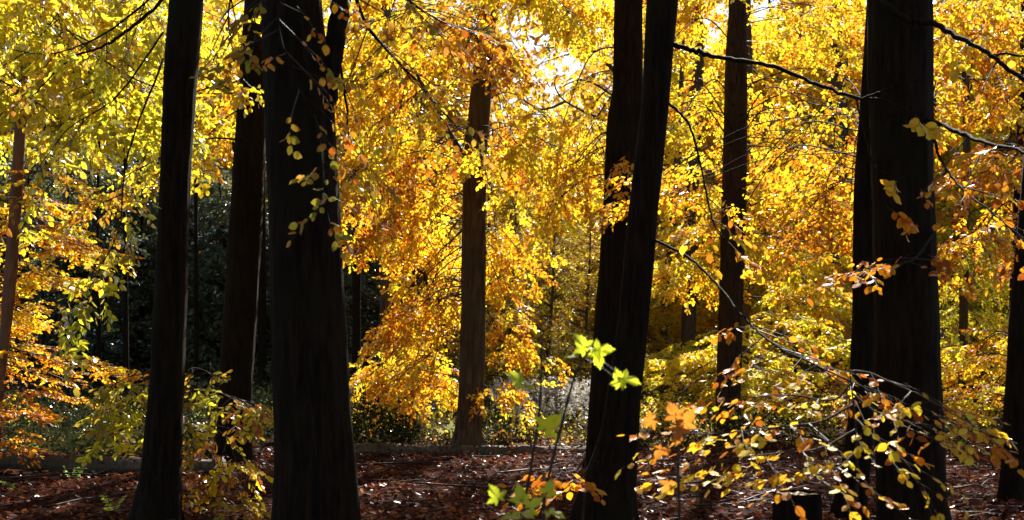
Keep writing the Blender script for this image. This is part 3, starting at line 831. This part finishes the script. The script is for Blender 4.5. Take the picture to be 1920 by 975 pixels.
for k in range(13):
    px = -40 + k * 58 + RNG.uniform(-15, 15); Y = RNG.uniform(31, 39)
    T = Tree('bare_pole_tree', 'thin dark bare stem standing before the shaded thicket', 'tree', base_of(px, Y), 'bare stems before the thicket')
    w = RNG.uniform(4, 9)
    T.trunk([(CAMH * F / Y + HY, px - w, px + w), (400, px - w * .8, px + w * .8 + RNG.uniform(-6, 6)), (250, px - w * .6, px + w * .6)], Y, 11, ns=10, flare=False)

# ------------------------------------------------------------------ golden trees further back
gl = 'golden autumn beech in the background woodland'
gg = 'background golden beeches'
BG1 = bush_tree('background_beech', gl, 'tree', gg, base_of(1010, 50), 12.5, 3.6, 46, ['lemon', 'gold'], .17, 1.8, 'bark_mid', 2.0, 'far', .17, .7, 4.2)
BG2 = bush_tree('background_beech', gl, 'tree', gg, base_of(800, 54), 19, 4.4, 46, ['gold', 'lemon', 'farbrush'], .17, 1.8, 'bark_mid', 2.0, 'far', .18, .7, 4.2)
BG3 = bush_tree('background_beech', gl, 'tree', gg, base_of(1500, 52), 18, 4.4, 46, ['lemon', 'yellowgreen'], .17, 1.8, 'bark_mid', 1.0, 'far', .18, .7, 4.2)
BG4 = bush_tree('background_beech', 'orange brown beech far off in the gap left of the crossing trunks', 'tree', None, base_of(1045, 46), 11.5, 3.6, 50, ['farbrush', 'farbrush', 'orange'], .11, 1.5, 'bark_mid', 1.0, 'far', .15, .7, 5)
for px, Y, T_, s_ in ((1240, 56, BG3, 1.05), (1370, 50, BG1, 1.30), (1640, 54, BG1, 1.43), (1760, 48, BG3, .95), (1880, 52, BG2, 1.05), (2020, 50, BG1, 1.30), (730, 60, BG2, 1.15),
                      (560, 64, BG3, 1.25), (400, 66, BG1, 1.69), (240, 64, BG3, 1.3), (80, 66, BG3, 1.3), (-80, 62, BG1, 1.56), (1440, 62, BG2, 1.25), (1580, 66, BG3, 1.3), (1820, 64, BG1, 1.69), (1250, 70, BG2, 1.2), (-230, 56, BG3, 1.2), (2130, 60, BG2, 1.2)):
    copy_tree(T_, base_of(px, Y), RNG.uniform(0, 6.28), s_)
# finely leaved russet bushes in the gap left of the crossing pair
gl = 'russet yellow bush filling the gap behind the crossing trunks'
gg = 'russet background bushes'
RB = bush_tree('russet_bush', gl, 'bush', gg, base_of(1030, 34), 8, 2.2, 60, ['farbrush', 'farbrush', 'olive', 'lemon'], .05, 1.0, 'bark_mid', .4, 'far', .06, .6, 7)
for px, Y, s_ in ((1100, 37, 1.0), (960, 38, 1.0), (1020, 42, 1.25), (880, 40, .9), (1200, 40, .9)):
    copy_tree(RB, base_of(px, Y), RNG.uniform(0, 6.28), s_)


# far woodland closing the view
def far_wood():
    a = Acc()
    n = 110000
    an = RNG.uniform(-.75, .75, n); d = RNG.uniform(78, 125, n)
    x = np.sin(an) * d; y = np.cos(an) * d
    lump = 30 + 4 * np.sin(x * .21 + 1) + 3 * np.sin(x * .53 + y * .1) - 9 * np.exp(-((x - 3.5) / 4)**2) - 9 * np.exp(-((x + 15) / 3)**2)
    z = RNG.random(n)**.8 * lump
    pos = np.stack([x, y, z], -1)
    put_leaves(a, 'far', pos, RNG.normal(0, 1, (n, 3)), RNG.normal(0, 1, (n, 3)), RNG.uniform(.5, .95, n), 0)
    m = 260
    an = RNG.uniform(-.75, .75, m); d = RNG.uniform(76, 122, m)
    A = np.stack([np.sin(an) * d, np.cos(an) * d, np.zeros(m)], -1)
    B = A + np.stack([RNG.normal(0, .5, m), RNG.normal(0, .3, m), RNG.uniform(15, 22, m)], -1)
    prisms(a, A, B, RNG.uniform(.12, .3, m), .08, 1)
    o = a.build('far_woodland', ['farbrush', 'bark_mid'], smooth=False)
    tag(o, 'distant russet woodland behind everything else', 'woodland', kind='stuff')


far_wood()


# ------------------------------------------------------------------ undergrowth
def undergrowth():
    a = Acc()
    n = 26000
    y = RNG.uniform(20.6, 44, n); x = RNG.uniform(-1, 1, n) * (.58 * y + 2)
    patch = np.sin(x * .8 + 1) * np.sin(y * .5) + .5 * np.sin(x * 2.3 + y)
    k = (patch > .25) & (x > -.13 * y - 1.5) & (x < .12 * y)
    x, y = x[k], y[k]; n = len(x)
    h = RNG.uniform(.1, .45, n) * (.7 + .3 * np.sin(x * 1.3 + y * .7))
    pos = np.stack([x, y, ground_z(x, y)], -1)
    d = np.stack([RNG.normal(0, .3, n), RNG.normal(0, .3, n), np.ones(n)], -1)
    v = TM['far'][0].copy()
    # narrow blades
    X = unit(d); Yv = unit(np.cross(RNG.normal(0, 1, (n, 3)), X))
    V = np.stack([pos - .008 * Yv, pos + .008 * Yv, pos + d * (h * .6)[:, None] + .006 * Yv, pos + d * h[:, None] + np.stack([RNG.normal(0, .1, n), RNG.normal(0, .1, n), np.zeros(n)], -1)], 1)
    Q = np.array([[0, 1, 2, 3]])[None] + (np.arange(n) * 4)[:, None, None]
    a.add(V.reshape(-1, 3), Q.reshape(-1, 4), 0)
    # low herb leaves
    n = 9000
    y = RNG.uniform(20.8, 42, n); x = RNG.uniform(-1, 1, n) * (.58 * y + 2)
    pos = np.stack([x, y, ground_z(x, y) + RNG.uniform(.05, .6, n)], -1)
    put_leaves(a, 'mid', pos, RNG.normal(0, 1, (n, 3)), RNG.normal(0, .6, (n, 3)) + [0, 0, 1], RNG.uniform(.05, .1, n), 1)
    o = a.build('undergrowth', ['grass', 'shrub'], smooth=False)
    tag(o, 'pale grass and low herbs beyond the logs', 'undergrowth', kind='stuff')
    # fluffy seed heads
    a = Acc()
    A = []; B = []; C = []
    for k in range(330):
        Y = RNG.uniform(25, 29); p = P(RNG.uniform(930, 1125), 700, Y)
        h = RNG.uniform(.35, 1.15)
        g = np.array([p[0], Y, ground_z(p[0], Y)])
        t = g + [RNG.normal(0, .1), RNG.normal(0, .1), h]
        A.append(g); B.append(t)
        for j in range(4):
            C.append(t + RNG.normal(0, .06, 3))
    prisms(a, np.array(A), np.array(B), .004, .002, 1)
    C = np.array(C); m = 9
    cc = np.repeat(C, m, 0) + RNG.normal(0, .022, (len(C) * m, 3))
    put_leaves(a, 'far', cc, RNG.normal(0, 1, cc.shape), RNG.normal(0, 1, cc.shape), RNG.uniform(.02, .05, len(cc)), 0)
    o = a.build('seedhead_stand', ['fluff', 'twig'], smooth=False)
    tag(o, 'grey white fluffy seed heads in the gap before the russet bush', 'seed heads', kind='stuff')


undergrowth()


def understory():
    a = Acc()
    n = 42000
    y = 17.2 + 21 * RNG.random(n)**1.3; x = RNG.uniform(-.62, -.1, n) * y
    y = np.where(x > -4.4, y + 3.2, y)
    top = (.55 + .3 * np.sin(x * 1.1 + 2) * np.sin(y * .8) + .25 * np.sin(x * 2.7 + y * 1.9) + .02 * (y - 21)) * np.clip((y - 16) / 5, .35, 1)
    z = ground_z(x, y) + RNG.random(n) ** .7 * np.maximum(top, .15)
    put_leaves(a, 'mid', np.stack([x, y, z], -1), RNG.normal(0, 1, (n, 3)), RNG.normal(0, .7, (n, 3)) + [0, 0, 1], RNG.uniform(.05, .11, n), 0)
    n = 900
    y = RNG.uniform(21, 37, n); x = RNG.uniform(-.6, -.08, n) * y
    A = np.stack([x, y, ground_z(x, y)], -1)
    prisms(a, A, A + np.stack([RNG.normal(0, .25, n), RNG.normal(0, .2, n), RNG.uniform(.5, 1.6, n)], -1), .005, .002, 1)
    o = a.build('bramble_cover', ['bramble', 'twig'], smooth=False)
    tag(o, 'dark tangled low brambles under the shaded thicket', 'brambles', kind='stuff')
    a = Acc()
    n = 34000
    y = 20.2 + 20 * RNG.random(n)**1.2; x = RNG.uniform(-.16, .6, n) * y
    top = np.clip((y - 18) / 8, .3, 1) * np.where(x < .1 * y, .55, 1) * (.55 + .4 * np.sin(x * 1.3 + 1) * np.sin(y * .9) + .25 * np.sin(x * 2.9 + y * 1.7))
    k = top > .06
    x, y, top = x[k], y[k], top[k]; n = len(x)
    z = ground_z(x, y) + RNG.random(n) ** .7 * top
    put_leaves(a, 'mid', np.stack([x, y, z], -1), RNG.normal(0, 1, (n, 3)), RNG.normal(0, .6, (n, 3)) + [0, 0, 1], RNG.uniform(.05, .10, n), 0)
    f = a.f[0][0]; m_ = (RNG.random(n) < .3)
    a.f = [(f[~np.repeat(m_, len(TM['mid'][1]))], 0, None), (f[np.repeat(m_, len(TM['mid'][1]))], 1, None)]
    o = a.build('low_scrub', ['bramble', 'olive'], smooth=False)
    tag(o, 'low dark and olive scrub on the forest floor beyond the middle log', 'scrub', kind='stuff')


understory()

# far tree with bare twisted limbs in the sky gap
TS = Tree('bare_limbed_tree', 'far grey tree whose twisted bare limbs cross the sky gap', 'tree', base_of(1172, 40), bark='bark_mid')
TS.trunk([(762, 1160, 1185), (400, 1162, 1184), (0, 1164, 1182)], 40, 17)
for q in ([(1165, 150), (1130, 108), (1105, 92), (1080, 82), (1050, 84), (1035, 60)], [(1110, 96), (1075, 100), (1045, 108), (1010, 120)], [(1166, 240), (1110, 215), (1060, 190), (1040, 160), (1045, 140)],
          [(1060, 190), (1020, 205), (985, 190), (965, 170)], [(1165, 190), (1120, 160), (1085, 150), (1050, 165)], [(1050, 84), (1030, 90), (1000, 82)], [(1085, 84), (1075, 60), (1082, 30)]):
    TS.branch([P(x_, y_, 40 + .4 * math.sin(x_)) for x_, y_ in q], .1 if len(q) > 5 else .055, .015, ns=6)


TS.fill(9, (960, 1150), (30, 230), (38, 43), L=2.6, pal=['gold', 'farbrush', 'lemon'], spread=1.2, per_m=2.6, size=.08, sc=1.3, hang=.2, r=.02)
TS.crown('far', jit=.7, twigs=True)

# ------------------------------------------------------------------ logs, stump, sticks
def log(name, label, p0, p1, r, seed):
    a = Acc()
    c = catmull([p0, (p0 * 2 + p1) / 3 + [0, .1, .02], (p0 + p1 * 2) / 3 - [0, .08, .01], p1], 40)
    ns = 30
    th = np.linspace(0, 2 * np.pi, ns, endpoint=False)[None]; s = np.linspace(0, 12, len(c))[:, None]
    mod = 1 + .06 * np.sin(3 * th + s) + .05 * np.sin(2 * th - 2.3 * s + seed) + .04 * np.sin(9 * th + .6 * s) + RNG.normal(0, .035, (len(c), ns)) + .07 * np.sin(5.3 * s + seed) + .05 * np.sin(13.1 * s + 2 * th)
    tube(a, c, np.linspace(r, r * .85, len(c)), ns, 0, mod)
    for k in range(9):
        q = c[RNG.integers(6, len(c) - 6)]; an = RNG.uniform(.3, 2.8)
        e = q + np.array([RNG.normal(0, .06), -math.cos(an) * r * 1.5, math.sin(an) * r * RNG.uniform(1.4, 2.6)])
        tube(a, [q, (q + e) / 2 + RNG.normal(0, .01, 3), e], np.array([.03, .022, .012]) * RNG.uniform(.5, 1.1), 7)
    m = 260
    t = RNG.integers(0, len(c), m); an = RNG.uniform(.5, 2.6, m)
    pos = c[t] + np.stack([RNG.normal(0, .05, m), np.cos(an) * r * .98, np.sin(an) * r * 1.03], -1)
    put_leaves(a, 'mid', pos, RNG.normal(0, 1, (m, 3)) * [1, 1, .3], np.stack([np.zeros(m), np.cos(an), np.sin(an)], -1) + RNG.normal(0, .4, (m, 3)), RNG.uniform(.05, .09, m), 1)
    cen = c.mean(0)
    o = a.build(name, ['log', 'litter'], None, True, cen)
    o.location = cen
    tag(o, label, 'log')


def gp(px, Y, dz):
    x = (px - 960) / F * Y
    return np.array([x, Y, ground_z(x, Y) + dz])


log('fallen_log', 'long low fallen log with a lit top edge at the lower left', gp(-200, 16.3, .13), gp(420, 15.8, .10), .145, 0)
log('fallen_log', 'dark fallen log lying across the middle at the foot of the brown trunk', gp(560, 19.3, .03), gp(1180, 19.0, .08), .15, 2)


def stump():
    Tn = Tree('tree_stump', 'low dark broken stump at the bottom right left of the thin dark trunk', 'stump', base_of(1495, 10.5), bark='bark_dark')
    a = Acc(); b = np.array(Tn.base)
    z = np.linspace(-.15, .36, 16); ns = 36
    th = np.linspace(0, 2 * np.pi, ns, endpoint=False)[None]
    mod = 1 + .06 * np.sin(5 * th + 1) + .04 * np.sin(9 * th) + .3 * np.exp(-(z[:, None] + .05) / .12) * (.5 + .5 * np.cos(5 * th)) + RNG.normal(0, .012, (16, ns))
    tube(a, np.stack([b[0] + 0 * z, b[1] + 0 * z, z], -1), .215, ns, 0, mod, cap=False)
    Tn.part(a, 'bark', ['bark_dark'])
    a = Acc()
    rr = np.linspace(0, .205, 6)[:, None] * np.ones((1, ns)); t2 = np.linspace(0, 2 * np.pi, ns, endpoint=False)[None]
    zz = .33 + .02 * np.sin(5 * t2 + 9 * rr) + RNG.normal(0, .006, rr.shape)
    V = np.stack([b[0] + rr * np.cos(t2), b[1] + rr * np.sin(t2), zz], -1).reshape(-1, 3)
    i = np.arange(5)[:, None] * ns; j = np.arange(ns)[None]; j2 = (j + 1) % ns
    a.add(V, np.stack([i + j, i + ns + j, i + ns + j2, i + j2], -1).reshape(-1, 4))
    Tn.part(a, 'cut_face', ['cutwood'])


stump()

sticks = [((-40, 904, 0), (200, 912, 0), 15.0, .018, 'long pale stick lying in front of the left log'),
          ((700, 0, 0), (860, 0, 0), 16.8, .016, 'crooked stick on the dark ground right of the widest trunk'),
          ((930, 0, 0), (1090, 0, 0), 15.5, .016, 'stick lying between the log and the swollen trunk foot'),
          ((780, 0, 0), (1000, 0, 0), 14.2, .013, 'long thin stick across the ground below the brown trunk'),
          ((1230, 0, 0), (1380, 0, 0), 13.5, .015, 'stick on the shaded ground right of the leaning trunk'),
          ((1300, 0, 0), (1460, 0, 0), 11.8, .014, 'nearer stick left of the low stump'),
          ((1780, 0, 0), (1900, 0, 0), 13.2, .014, 'stick at the foot of the right edge trunk'),
          ((100, 0, 0), (250, 0, 0), 12.2, .012, 'short stick on the lit leaves left of the slim trunk'),
          ((360, 0, 0), (500, 0, 0), 14.2, .014, 'stick between the slim left trunk and the widest trunk')]
for (a0, b0, Y, r, lb) in sticks:
    p0 = gp(a0[0], Y, .05); p1 = gp(b0[0], Y + RNG.uniform(-1, 1), .06)
    cen = (p0 + p1) / 2
    c = catmull([p0, p0 * .6 + p1 * .4 + RNG.normal(0, .06, 3) * [1, 1, .4], p0 * .3 + p1 * .7 + RNG.normal(0, .06, 3) * [1, 1, .4], p1], 8)
    a = Acc(); tube(a, c, np.linspace(r, r * .4, len(c)), 7)
    tw = c[len(c) // 2]
    tube(a, catmull([tw, tw + unit(p1 - p0) * .25 + [0, .1, .06], tw + unit(p1 - p0) * .5 + [0, .22, .05]], 4), np.linspace(r * .5, r * .2, 9), 5)
    o = a.build('fallen_stick', ['twig'], None, True, cen); o.location = cen
    tag(o, lb, 'stick', 'fallen sticks')


# ------------------------------------------------------------------ saplings and herbs
def sapling(name, label, px, Y, H, pal, boughs, size=.07, kind='mid', jit=.5, sparse=False, group=None):
    T = Tree(name, label, 'sapling', base_of(px, Y), group, 'bark_mid')
    b = np.array(T.base); zz = np.linspace(-.1, H, 18)
    T.ax = (zz, b[0] + .05 * np.sin(zz * 2), b[1] + .04 * np.sin(zz * 3 + 1), np.linspace(.016, .004, 18))
    a = Acc(); tube(a, np.stack([T.ax[1], T.ax[2], zz], -1), T.ax[3], 8)
    T.part(a, 'stem', ['twig'])
    for pts, spread, per in boughs:
        q = [P(*p) for p in pts]
        st = T.axis(q[0][2] + .1)
        c = T.branch([st] + q, .008, .003, ns=6)
        T.foliage(c, pal, .15, per, spread, size, .2 if kind == 'mid' else .06, .85, 2, flat=.25 if kind == 'mid' else .12)
    T.crown(kind, jit=jit, sparse=sparse, droop=.12)


sapling('beech_sapling', 'olive and yellow leaved sapling between the slim left trunk and the widest one', 395, 12.2, 1.6, ['olive', 'yellowgreen', 'copper'],
        [([(400, 700, 12.2), (360, 690, 12), (340, 720, 11.8)], .5, 9), ([(400, 730, 12), (440, 745, 11.5), (490, 760, 11)], .45, 8), ([(390, 790, 12), (430, 830, 11.6), (450, 900, 11.4)], .45, 8),
         ([(390, 800, 12), (360, 860, 11.7), (350, 900, 11.5)], .4, 7), ([(400, 850, 12), (450, 930, 11.3), (480, 960, 11)], .3, 6), ([(390, 760, 12.2), (350, 780, 12), (320, 790, 11.6)], .4, 7)], .062)
sapling('beech_sapling', 'yellow green leaved sapling behind the left side of the slim left trunk', 290, 13.2, 1.7, ['yellowgreen', 'lemon', 'olive'],
        [([(270, 700, 13), (245, 705, 13), (225, 715, 12.8)], .45, 9), ([(270, 740, 13), (235, 760, 12.8), (195, 775, 12.5)], .45, 8), ([(270, 790, 12.8), (240, 800, 12.4), (195, 820, 12)], .4, 7),
         ([(280, 720, 13.2), (250, 735, 13), (235, 740, 12.8)], .5, 9)], .062)
sapling('beech_sapling', 'copper leaved sapling spreading low layers in front of the thin dark trunk at right', 1590, 6.6, 1.55, ['near_copper', 'near_yellow'],
        [([(1540, 790, 6.5), (1470, 800, 6.4), (1380, 810, 6.3), (1300, 815, 6.2)], .36, 8), ([(1540, 840, 6.4), (1450, 850, 6.2), (1340, 865, 6.1)], .34, 7), ([(1560, 750, 6.6), (1480, 740, 6.6), (1400, 745, 6.6)], .34, 7),
         ([(1640, 770, 6.4), (1700, 790, 6.2), (1760, 800, 6)], .34, 7), ([(1640, 820, 6.3), (1700, 870, 6.1), (1740, 930, 6)], .3, 7), ([(1570, 880, 6.4), (1530, 890, 6.2), (1480, 880, 6.1)], .25, 8),
         ([(1630, 700, 6.6), (1700, 730, 6.4), (1760, 760, 6.2), (1810, 790, 6)], .3, 7)], .05, 'near', .32, True)
sapling('beech_sapling', 'small sapling with a bunch of orange leaves beside the swollen trunk foot', 1085, 8.6, .9, ['near_copper'],
        [([(1082, 880, 8.6), (1065, 885, 8.5), (1040, 890, 8.4)], .22, 9), ([(1086, 905, 8.6), (1080, 900, 8.4)], .2, 8)], .062, 'near', .5, True)


MAPLE = []


def maple_template():
    # five-lobed outline in polar steps (angle from tip direction, radius)
    pol = [(180, .06), (160, .26), (146, .44), (138, .56), (130, .42), (122, .34), (112, .40), (100, .56), (93, .66), (86, .86), (80, .70), (72, .62), (62, .48), (52, .36), (44, .48), (38, .64), (32, .62), (25, .80), (17, .74), (11, .90), (6, .88), (0, 1.1)]
    pts = []
    for a, r in pol:
        pts.append((math.radians(a), r))
    full = [(a, r) for a, r in pts] + [(-a, r) for a, r in reversed(pts[1:-1])]
    v = [[0, 0, 0]]
    for a, r in full:
        v.append([r * math.cos(a), r * math.sin(a), (.10 * math.sin(5 * a) - .34 * r * r + .10 * r) + .12 * abs(math.sin(a)) * r])
    n = len(full)
    q = [[0, 1 + (k + 1) % n, 1 + k, -1] for k in range(n)]
    return np.array(v), np.array(q)


MV, MQ = maple_template()


def maple_sapling(label, px, Y, stem, leaves, mat):
    T = Tree('sycamore_sapling', label, 'sapling', base_of(px, Y), None, 'bark_mid')
    st = [np.array([(px - 960) / F * Y, Y, -.03])] + [P(x, y, yy) for x, y, yy in stem]
    c = catmull(st, 10)
    a = Acc(); tube(a, c, np.linspace(.009, .004, len(c)), 8); T.part(a, 'stem', ['twig'])
    for (lx, ly, lY, size, tx, ty, tz, nx, ny, nz) in leaves:
        p = P(lx, ly, lY); X = unit(np.array([tx, ty, tz], float))
        Yv = unit(np.cross([nx, ny, nz], X)); Z = np.cross(X, Yv)
        a = Acc()
        s_ = size
        V = p + s_ * (MV[:, 0:1] * X + MV[:, 1:2] * Yv + MV[:, 2:3] * Z) - X * s_ * .35
        a.add(V, MQ, 0)
        b = p - X * s_ * .35
        near = c[np.argmin(np.linalg.norm(c - b, axis=1))]
        tube(a, catmull([near, (near + b) / 2 + [0, 0, .012], b], 5), .0018, 5, 1)
        T.part(a, 'leaf', [mat, 'twig'])


maple_sapling('green leaved sycamore sapling low at the bottom centre', 985, 4.3, [(985, 1150, 4.3), (982, 960, 4.3)],
              [(928, 925, 4.25, .058, -.5, -.1, .9, 0, -1, .5), (975, 925, 4.3, .066, -.1, 0, 1, .5, -1, .3), (1000, 945, 4.2, .055, .6, -.2, .6, -.2, -1, .6),
               (1030, 915, 4.35, .055, .3, .1, 1, .3, -1, .2), (985, 962, 4.1, .068, .6, -.7, .05, 0, -.1, 1), (1040, 962, 4.2, .06, 1, -.3, -.1, 0, -.2, 1), (955, 968, 4.15, .06, -.9, -.4, 0, 0, -.2, 1)], 'maple')
maple_sapling('tall thin sycamore sapling with one yellow leaf halfway up, left stem', 975, 4.6, [(980, 1000, 4.6), (995, 880, 4.6), (1012, 760, 4.6), (1016, 640, 4.6)],
              [(966, 708, 4.5, .07, -.6, -.3, .5, .3, -1, .8), (985, 722, 4.6, .07, 1, -.4, -.1, 0, -.2, 1), (1033, 795, 4.55, .085, .4, -.2, .4, 0, -1, .1)], 'maple')
maple_sapling('tall thin sycamore sapling with green leaves held before the leaning trunk', 1015, 4.4, [(1018, 1000, 4.4), (1028, 900, 4.4), (1052, 800, 4.4), (1080, 700, 4.4), (1110, 650, 4.4)],
              [(1090, 642, 4.4, .07, -.5, -.1, .9, .25, -1, .5), (1130, 655, 4.35, .066, .9, -.2, .2, .1, -1, .7), (1122, 672, 4.35, .06, .2, -.2, -1, 0, -1, .2),
               (1160, 708, 4.3, .058, -.2, -.1, 1, .3, -1, .3), (1180, 712, 4.3, .065, .9, -.2, -.1, .2, -1, .9), (1065, 668, 4.4, .05, -1, -.3, -.1, 0, -.2, 1)], 'maple')
maple_sapling('sycamore sapling with withered brown leaves right of the leaning trunk', 1275, 4.6, [(1275, 1050, 4.6), (1272, 900, 4.6), (1268, 780, 4.6)],
              [(1290, 785, 4.55, .07, .5, -.3, .8, .3, -1, .3), (1262, 770, 4.6, .062, -.5, -.1, .9, -.3, -1, .5), (1272, 815, 4.5, .065, -.1, -.3, -1, .4, -1, .1),
               (1215, 790, 4.6, .055, -.8, .4, -.3, .5, -1, .2), (1250, 912, 4.6, .055, -.3, .3, -1, .6, -1, .2), (1235, 850, 4.6, .05, -.5, 0, -.8, -.5, -1, .3)], 'maple_brown')


def herb(label, px, Y, n, h, mat, size, name='leafy_herb', cat='herb'):
    T = Tree(name, label, cat, base_of(px, Y), None, 'twig'); b = T.base
    a = Acc(); A = []; B = []; pos = []; d = []
    for k in range(n):
        an = RNG.uniform(0, 6.28); e = b + np.array([math.cos(an) * h * .5, math.sin(an) * h * .5, h * RNG.uniform(.5, 1)])
        A.append(b); B.append(e)
        for f in np.linspace(.35, 1, 5):
            for s_ in (-1, 1):
                pos.append(b + (e - b) * f); d.append([math.cos(an + s_ * 1.0), math.sin(an + s_ * 1.0), .25])
    prisms(a, np.array(A), np.array(B), .003, .002, 1)
    pos = np.array(pos); d = np.array(d)
    put_leaves(a, 'mid', pos, d, RNG.normal(0, .5, pos.shape) + [0, 0, 1], np.full(len(pos), size) * RNG.uniform(.6, 1.1, len(pos)), 0)
    T.part(a, 'foliage', [mat, 'twig'], smooth=False)


herb('bright green bramble growing behind the left log', 62, 16.9, 7, .45, 'fern', .07, 'bramble', 'bramble')
herb('small yellow green fern lying in front of the left log', 138, 15.0, 6, .22, 'fern', .06, 'fern', 'fern')
herb('second bramble with pale leaves behind the left log near the slim trunk', 215, 17.2, 9, .5, 'shrub', .06, 'bramble', 'bramble')
herb('little yellow seedling on the fallen leaves left of the slim trunk', 207, 11.6, 4, .24, 'maple', .06, 'seedling', 'seedling')
herb('tiny green seedling at the far left in front of the stick', 16, 14.4, 3, .12, 'fern', .07, 'seedling', 'seedling')


# ================================================================== LIGHT, SKY, CAMERA
def light():
    w = bpy.data.worlds.new('World'); scene.world = w; w.use_nodes = True
    nt = w.node_tree; nt.nodes.clear()
    sky = nt.nodes.new('ShaderNodeTexSky'); sky.sky_type = 'NISHITA'; sky.sun_disc = False
    sky.sun_elevation = math.radians(SUN_EL); sky.sun_rotation = math.radians(SUN_AZ)
    bg = nt.nodes.new('ShaderNodeBackground'); bg.inputs[1].default_value = .05
    out = nt.nodes.new('ShaderNodeOutputWorld')
    nt.links.new(sky.outputs[0], bg.inputs[0]); nt.links.new(bg.outputs[0], out.inputs[0])
    l = bpy.data.lights.new('sun', 'SUN'); l.energy = 5.0; l.angle = math.radians(.5); l.color = (1, .97, .90)
    o = bpy.data.objects.new('sun', l); COL.objects.link(o)
    o.rotation_euler = (math.radians(90 - SUN_EL), 0, math.radians(180 - SUN_AZ))
    from mathutils import Vector
    S = Vector((math.sin(math.radians(SUN_AZ)) * math.cos(math.radians(SUN_EL)), math.cos(math.radians(SUN_AZ)) * math.cos(math.radians(SUN_EL)), math.sin(math.radians(SUN_EL))))
    o.rotation_euler = (-S).to_track_quat('-Z', 'Y').to_euler()
    o.location = (0, 0, 40)


light()
cam = bpy.data.cameras.new('camera')
cam.sensor_width = 36; cam.lens = 36 * F / 1920; cam.shift_y = (HY - 487.5) / 1920
cam.clip_end = 2000; cam.clip_start = .05
cam.dof.use_dof = True; cam.dof.focus_distance = 13.0; cam.dof.aperture_fstop = 2.8
co = bpy.data.objects.new('camera', cam); COL.objects.link(co)
co.location = (0, 0, CAMH); co.rotation_euler = (math.radians(90), 0, 0)
scene.camera = co
scene.view_settings.view_transform = 'Standard'; scene.view_settings.look = 'None'
scene.view_settings.exposure = 1.9; scene.view_settings.gamma = 1
scene.cycles.max_bounces = 7; scene.cycles.diffuse_bounces = 4; scene.cycles.glossy_bounces = 2
scene.cycles.transmission_bounces = 4; scene.cycles.transparent_max_bounces = 4
scene.cycles.caustics_reflective = False; scene.cycles.caustics_refractive = False
scene.cycles.sample_clamp_indirect = 4
tot = sum(len(o.data.polygons) for o in bpy.data.objects if o.type == 'MESH')
open('/tmp/polys.txt', 'w').write(str(tot)) if False else None
print('POLYS', tot, 'OBJ', len(bpy.data.objects))
